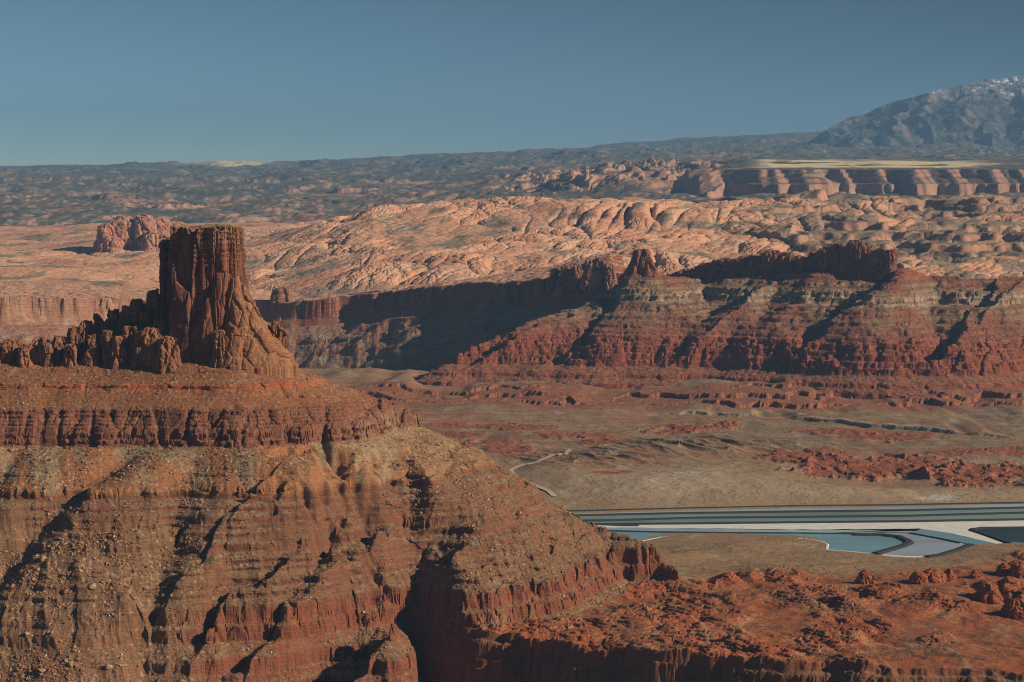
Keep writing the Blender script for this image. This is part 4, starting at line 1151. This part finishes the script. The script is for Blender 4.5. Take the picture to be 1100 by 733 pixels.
def levee(name, pts, width, height, mat, label, z0=-.3, group='dikes between the ponds', cat='dike', kind='structure'):
    P = [np.array(atz(a, b, 0)[:2]) for a, b in pts]
    Q = []
    for p, q in zip(P[:-1], P[1:]):
        n = max(1, int(np.linalg.norm(q - p) / 25))
        Q += [p + (q - p) * i / n for i in range(n)]
    Q.append(P[-1]); Q = np.array(Q)
    T = np.gradient(Q, axis=0); T /= np.linalg.norm(T, axis=1)[:, None]
    Nn_ = np.stack([-T[:, 1], T[:, 0]], 1)
    jit = .5 * width * .12 * fbm(Q[:, 0] / 40, Q[:, 1] / 40, 2, 77)
    V = []
    for off, hz in ((-.5, 0), (-.26, 1), (.26, 1), (.5, 0)):
        p = Q + Nn_ * (width * off + (jit if hz == 0 else 0 * jit))[:, None]
        V.append(np.column_stack([p, np.full(len(Q), z0 + hz * (height - z0))]))
    V = np.stack(V, 1).reshape(-1, 3)
    quads = []
    for i in range(len(Q) - 1):
        for j in range(3):
            a = i * 4 + j
            quads.append((a, a + 4, a + 5, a + 1))
    o = mesh_from(name, V, np.array(quads)[:, ::-1], None, mat)
    return tag(o, label, cat, group, kind)

def plain(name, col, rough=.9):
    m = terrain_material(name, .05, .3, .25, .4, 1.0, rough)
    N, L = m.node_tree.nodes, m.node_tree.links
    a = [n for n in N if n.type == 'ATTRIBUTE'][0]
    rgb = N.new('ShaderNodeRGB'); rgb.outputs[0].default_value = (*col, 1)
    for l in list(a.outputs['Color'].links):
        L.new(rgb.outputs[0], l.to_socket)
    return m

W_BLUE = water_material('blue_brine', (.20, .35, .40))
W_PALE = water_material('pale_brine', (.40, .48, .50))
W_GREEN = water_material('greenish_brine', (.24, .31, .265))
W_LAV = water_material('lavender_salt_brine', (.36, .40, .46), .3)
W_DEEP = water_material('deep_teal_brine', (.022, .050, .055), .35, .15)
M_SALT = plain('salt_crust', (.66, .63, .57))
M_DIKE = plain('dark_dike_earth', (.045, .047, .043))
M_ROAD = plain('pale_dirt', (.50, .37, .26))
cr1 = lambda *l: [(610 + x / 4.4, 530 + y / 4.4) for x, y in l]
cr2 = lambda *l: [(850 + x / 4.4, 530 + y / 4.4) for x, y in l]
L1 = cr1((-200, 90), (60, 84), (500, 73)) + cr2((0, 61), (500, 56), (1100, 45), (1900, 28))
L2 = cr1((-200, 107), (90, 104), (500, 95)) + cr2((0, 87), (500, 82), (1100, 68), (1900, 48))
L3 = cr1((-200, 134), (215, 128), (600, 116)) + cr2((0, 113), (550, 107), (1100, 92), (1900, 70))
L4 = cr1((-200, 150), (300, 145), (600, 143)) + cr2((0, 138), (550, 133), (1100, 124), (1900, 110))
L5 = cr1((-200, 165), (150, 160), (420, 166), (600, 165)) + cr2((0, 172), (550, 168), (1100, 166), (1900, 160))
PW = -.55
sheet('pond', L1 + L2[::-1], PW, W_PALE, 'long narrow pale grey pond, the farthest of the striped strips')
sheet('pond', L2 + L3[::-1], PW, W_GREEN, 'long greenish grey pond strip, second from the far bank')
sheet('pond', L3 + L4[::-1], PW, W_GREEN, 'long greenish pond strip beside the white salt bank')
sheet('salt_flat', L4 + L5[::-1], PW - .1, M_SALT, 'long white salt bank between the striped ponds and the blue ones', 'salt flat')
sheet('pond', cr1((160, 150), (230, 148), (330, 150), (335, 157), (260, 156), (200, 153)), PW + .06, W_DEEP, 'small dark slit of water in the salt bank near the butte')
sheet('pond', cr1((-100, 168), (150, 162), (260, 160), (420, 164), (700, 168)) + cr2((0, 174), (680, 176), (620, 168), (560, 186), (0, 187)) + cr1((700, 186), (400, 184), (200, 178), (-100, 190)), PW + .04, W_PALE, 'thin pale blue pond running along the near side of the salt bank')
sheet('pond', cr1((-100, 190), (200, 180), (400, 185), (700, 188)) + cr2((0, 189), (320, 193), (470, 206), (560, 240), (390, 300), (100, 290), (0, 225)) + cr1((700, 205), (440, 205), (350, 225), (-100, 250)), PW + .02, W_BLUE, 'deep blue pond with a curved near shore below the tan knoll')
sheet('pond', cr2((0, 188), (300, 191), (450, 188), (560, 190), (700, 215), (830, 240), (850, 247), (770, 279), (640, 307), (560, 304), (410, 296), (470, 268), (556, 238), (545, 222), (480, 204), (320, 194), (0, 192)), PW + .08, W_LAV, 'lavender white pond with pointed right end, nearest of all')
sheet('pond', cr2((560, 187), (620, 168), (680, 176), (760, 190), (980, 238), (960, 246), (865, 250), (700, 213)), PW + .06, W_BLUE, 'narrow blue pond between the lavender pond and the white salt apron')
sheet('salt_flat', cr2((600, 167), (850, 163), (860, 176), (1045, 236), (985, 242), (760, 190), (680, 177)), PW + .10, M_SALT, 'white salt apron sloping down left of the dark teal pond', 'salt flat')
sheet('pond', cr2((852, 174), (890, 166), (1100, 163), (1900, 158), (1900, 245), (1030, 246), (1040, 232), (900, 190)), PW + .06, W_DEEP, 'dark teal pond cut off by the right margin')
sheet('pond', cr2((1000, 236), (1040, 229), (1100, 233), (1900, 240), (1900, 250), (1020, 248)), PW + .12, W_BLUE, 'sliver of blue brine below the dark teal pond')
levee('dike', L1, 11, 1.4, M_DIKE, 'thin dark dike along the far bank of the ponds')
levee('dike', L2, 12, 1.5, M_DIKE, 'dark dike between the farthest pale strip and the greenish one')
levee('dike', L3, 12, 1.5, M_DIKE, 'dark dike between the two greenish strips')
levee('dike', L4, 12, 1.5, M_DIKE, 'dark dike along the far edge of the white salt bank')
levee('dike', cr2((300, 196), (430, 198), (510, 207), (552, 226), (556, 236), (520, 252), (470, 266), (395, 287)), 16, 2.2, M_DIKE, 'hooked dark dike between the deep blue and lavender ponds')
levee('dike', cr2((850, 244), (775, 272), (700, 294), (640, 303)), 16, 2.0, M_DIKE, 'dark dike along the right end of the lavender pond')
levee('salt_edge', cr2((800, 238), (835, 243), (760, 270), (690, 290), (630, 300), (540, 300), (430, 291)), 11, .5, M_SALT, 'white salt rim around the lavender pond', group=None, cat='salt rim')
levee('dike', cr1((160, 176), (420, 183), (700, 186)) + cr2((0, 188), (320, 192)), 7, 1.0, M_DIKE, 'low thin dike between the pale and deep blue ponds')
levee('dike', cr2((560, 188), (700, 214), (850, 246)), 7, 1.0, M_DIKE, 'low thin dike along the far side of the lavender pond')
levee('dike', cr2((852, 174), (900, 189), (970, 214), (1030, 236)), 12, 1.6, M_DIKE, 'dark bank between the salt apron and the teal pond')
levee('dike', cr2((852, 172), (900, 165), (1100, 163), (1900, 158)), 12, 1.6, M_DIKE, 'dark bank along the far side of the teal pond')

# dirt track behind the ponds
def track(name, pts, width, label):
    P = []
    for a, b in pts:
        x, y, _ = atz(a, b, 6.0); P.append((x, y))
    P = np.array(P); t = np.linspace(0, len(P) - 1, 160)
    i = np.clip(t.astype(int), 0, len(P) - 2); f = t - i
    P0 = P[np.clip(i - 1, 0, len(P) - 1)]; P1 = P[i]; P2 = P[i + 1]; P3 = P[np.clip(i + 2, 0, len(P) - 1)]
    f = f[:, None]
    Q = .5 * (2 * P1 + (P2 - P0) * f + (2 * P0 - 5 * P1 + 4 * P2 - P3) * f ** 2 + (3 * P1 - P0 - 3 * P2 + P3) * f ** 3)
    T = np.gradient(Q, axis=0); T /= np.linalg.norm(T, axis=1)[:, None]
    nn = np.stack([-T[:, 1], T[:, 0]], 1)
    cols_ = [Q + nn * width * o for o in (-.5, -.17, .17, .5)]
    XY = np.stack(cols_, 1)
    Zt = valley(XY[..., 0], XY[..., 1])[0]
    Zt = np.maximum.reduce([np.roll(Zt, k, 0) for k in (-1, 0, 1)]).max(1, keepdims=True) * np.ones((1, 4)) + .7
    V = np.concatenate([XY, Zt[..., None]], -1)
    q = grid_quads(len(Q), 4).reshape(-1, 4)
    o = mesh_from(name, V.reshape(-1, 3), q[:, ::-1], None, M_ROAD)
    return tag(o, label, 'dirt track', None, 'structure')
track('road', [(622, 484), (612, 489), (600, 494), (582, 498.5), (566, 501), (553, 505), (549, 509), (553, 514), (562, 518), (573, 522), (586, 527), (596, 534)], 9, 'pale dirt track curving behind the butte towards the valley')

# ------------------------------------------------------------------ boulders and rubble on the butte
GXn, GYn, GZn, GNn, GIS, GST = NEAR_GRID
def boulder_mesh(name, seed, flat=.75):
    import bmesh
    r = random.Random(seed)
    bm = bmesh.new()
    bmesh.ops.create_icosphere(bm, subdivisions=3, radius=1.0)
    planes = []
    for k in range(9):
        v = Vector((r.gauss(0, 1), r.gauss(0, 1), r.gauss(0, 1))).normalized(); planes.append((v, r.uniform(.55, .85)))
    for v in bm.verts:
        for n, dd in planes:
            k = v.co.dot(n)
            if k > dd: v.co -= n * (k - dd)
        v.co.z *= flat
        v.co *= 1 + r.uniform(-.015, .015)
    me = bpy.data.meshes.new(name); bm.to_mesh(me); bm.free()
    n = len(me.vertices)
    a = me.color_attributes.new('col', 'FLOAT_COLOR', 'POINT')
    base = [C(.36, .22, .12), C(.31, .15, .08), C(.40, .28, .175), C(.28, .12, .06), C(.34, .19, .10)][seed % 5]
    c4 = np.ones((n, 4), f4); c4[:, :3] = base; a.data.foreach_set('color', c4.ravel())
    me.materials.append(M_ROCK)
    return me
M_ROCK = terrain_material('boulder_stone', .6, 2.0, .3, .5, .5)
BM = [boulder_mesh('boulder', k) for k in range(10)]
rs = np.random.RandomState(12)
pxg, pyg = plan_px(GXn, GYn, 0)
c_, s_ = math.cos(PITCH), math.sin(PITCH)
dep = GYn * c_ - (GZn - CAM_Z) * s_
PXG = CX + FPX * GXn / dep; PYG = CY - FPX * (GYn * s_ + (GZn - CAM_Z) * c_) / dep
talus = (GNn[..., 2] > .72) & (GIS > 2)
fanw = np.exp(-((PXG - (40 + (733 - PYG) * .22)) / 75) ** 2) * (PYG > 560) * (PYG < 735)
slw = .12 * (PYG > 480) * (PYG < 560) * (PXG < 480) + .30 * np.exp(-((PXG - 480 - (PYG - 480) * .6) / 90) ** 2) * (PYG > 470) * (PYG < 650) + .05 * (PYG > 560) * (PXG < 420)
wgt = (fanw + slw) * talus * (PXG > -20) * (PXG < 760)
flat_i = rs.choice(wgt.size, 260, p=(wgt / wgt.sum()).ravel(), replace=False)
LAB = {'fan': ('boulders on the debris fan', 'angular tan boulder lying on the debris fan in the lower left'), 'green': ('boulders below the dark cliff band', 'angular boulder lying on the grey green slope below the dark cliff band'),
       'nose': ('boulders on the long right slope', 'angular boulder lying on the long bare slope right of the ravine')}
for n_, fi in enumerate(flat_i):
    i, j = np.unravel_index(fi, GXn.shape)
    key = 'fan' if fanw[i, j] > .15 else ('green' if PYG[i, j] < 560 and PXG[i, j] < 420 else 'nose')
    o = bpy.data.objects.new('boulder', BM[n_ % 10]); COL.objects.link(o)
    big = rs.pareto(2.6) + 1
    sc = min(5.2, 1.5 * big) * (1.0 if key == 'fan' else .8)
    o.location = (GXn[i, j], GYn[i, j], GZn[i, j] + sc * .18)
    o.scale = (sc * rs.uniform(.8, 1.3), sc * rs.uniform(.8, 1.2), sc * rs.uniform(.7, 1.1))
    o.rotation_euler = (rs.uniform(-.5, .5), rs.uniform(-.5, .5), rs.uniform(0, 6.28))
    tag(o, LAB[key][1], 'boulder', LAB[key][0])

def scatter(name, pts, sizes, cols, mat, label, cat, squash=.8, seed=3):
    """Many small angular stones or tufts as one mass."""
    r = np.random.RandomState(seed)
    base = np.array([(1, 0, 0), (-1, 0, 0), (0, 1, 0), (0, -1, 0), (0, 0, 1), (0, 0, -1)], float)
    tri = np.array([(0, 2, 4), (2, 1, 4), (1, 3, 4), (3, 0, 4), (2, 0, 5), (1, 2, 5), (3, 1, 5), (0, 3, 5)])
    n = len(pts)
    a = r.uniform(0, 6.28, n); ca, sa = np.cos(a), np.sin(a)
    B = base[None] * r.uniform(.6, 1.3, (n, 6, 1)) + r.uniform(-.25, .25, (n, 6, 3))
    B[..., 2] *= squash
    x = B[..., 0] * ca[:, None] - B[..., 1] * sa[:, None]; y = B[..., 0] * sa[:, None] + B[..., 1] * ca[:, None]
    V = np.stack([x, y, B[..., 2]], -1) * sizes[:, None, None] + pts[:, None]
    T = (tri[None] + 6 * np.arange(n)[:, None, None]).reshape(-1, 3)
    cc = np.repeat(cols, 6, 0)
    o = mesh_from(name, V.reshape(-1, 3), None, cc, mat, tris=T)
    return tag(o, label, cat, None, 'stuff')

clump = sm(-.1, .55, fbm(GXn / 34, GYn / 60, 4, 1401)) + .06
wr = clump * (fanw * 1.6 + slw * 3 + .22 * (PYG > 480) + .12 * ((PYG > 385) & (PYG < 440))) * (GNn[..., 2] > .66) * (GIS > 0) * (PXG > -60) * (PXG < 800)
NR = 60000
fi = rs.choice(wr.size, NR, p=(wr / wr.sum()).ravel())
i, j = np.unravel_index(fi, GXn.shape)
pts = np.stack([GXn[i, j] + rs.uniform(-.8, .8, NR), GYn[i, j] + rs.uniform(-.8, .8, NR), GZn[i, j] + .1], -1)
sz = np.minimum(2.6, .50 * (rs.pareto(2.4, NR) + 1))
pal = np.array([(.34, .20, .11), (.30, .155, .08), (.26, .115, .056), (.44, .33, .22), (.22, .09, .05)])
cl = pal[rs.choice(5, NR, p=[.28, .28, .22, .04, .18])] * rs.uniform(.8, 1.15, (NR, 1))
scatter('rubble', pts, sz, cl, M_ROCK, 'loose stones strewn over the slopes of the butte', 'rubble')

# desert shrubs dotted over the valley and the bench
GXv, GYv, GZv = VALLEY_GRID
pv_ = plan_px(GXv, GYv)
wv = (1 - .85 * np.exp(-((pv_[0] - 735) / 140) ** 2 - ((pv_[1] - 523) / 20) ** 2)) * sm(-.2, .5, fbm(GXv / 160, GYv / 240, 4, 1411)) * (shore_dist(GXv, GYv) > 12) * (GYv < 5700)
NS = 15000
fi = rs.choice(wv.size, NS, p=(wv / wv.sum()).ravel()); i, j = np.unravel_index(fi, GXv.shape)
p1 = np.stack([GXv[i, j] + rs.uniform(-2, 2, NS), GYv[i, j] + rs.uniform(-2, 2, NS), GZv[i, j] + .2], -1)
wb = sm(-.1, .5, fbm(GXn / 60, GYn / 90, 4, 1421)) * (GIS < -3) * (GNn[..., 2] > .8) * (shore_dist(GXn, GYn) > 6) * (GYn > 2610)
NB = 9000
fi = rs.choice(wb.size, NB, p=(wb / wb.sum()).ravel()); i, j = np.unravel_index(fi, GXn.shape)
p2 = np.stack([GXn[i, j] + rs.uniform(-1, 1, NB), GYn[i, j] + rs.uniform(-1, 1, NB), GZn[i, j] + .2], -1)
szs = np.concatenate([rs.uniform(.5, 1.3, NS), rs.uniform(.4, 1.0, NB)])
cs = np.array([.105, .095, .052])[None] * rs.uniform(.7, 1.5, (NS + NB, 1)) + np.array([[.03, .012, 0]]) * rs.uniform(0, 1, (NS + NB, 1))
scatter('shrubs', np.concatenate([p1, p2]), szs, cs, M_ROCK, 'low dark desert shrubs dotted over the valley floor', 'shrubs', seed=8)
for pts, w, lab in ((cr2((0, 226), (50, 212), (140, 227), (172, 241), (166, 266), (300, 277), (395, 287)), 5, 'thin white salt line along the curved near shore of the deep blue pond'), (cr1((350, 226), (440, 207), (700, 206)), 4, 'thin white salt line along the far edge of the tan knoll')):
    levee('salt_edge', pts, w, .35, M_SALT, lab, group=None, cat='salt rim')
# ------------------------------------------------------------------ the air between here and the mountain
def build_haze():
    x0, x1, y0, y1, z0, z1 = -47000, 47000, -5000, 71000, -232, 2150
    V = [(x, y, z) for z in (z0, z1) for y in (y0, y1) for x in (x0, x1)]
    F_ = [(0, 2, 3, 1), (4, 5, 7, 6), (0, 1, 5, 4), (2, 6, 7, 3), (0, 4, 6, 2), (1, 3, 7, 5)]
    me = bpy.data.meshes.new('haze'); me.from_pydata(V, [], F_); me.update()
    m = bpy.data.materials.new('haze_air'); m.use_nodes = True
    nt = m.node_tree; nt.nodes.clear()
    o = nt.nodes.new('ShaderNodeOutputMaterial'); v = nt.nodes.new('ShaderNodeVolumePrincipled')
    v.inputs['Color'].default_value = (.31, .58, .97, 1)
    v.inputs['Density'].default_value = 2.0e-5
    v.inputs['Anisotropy'].default_value = 0.1
    nt.links.new(v.outputs[0], o.inputs['Volume'])
    me.materials.append(m)
    ob = bpy.data.objects.new('haze', me); COL.objects.link(ob)
    tag(ob, 'thin blue haze filling the air out to the mountain', 'haze', None, 'stuff')
build_haze()
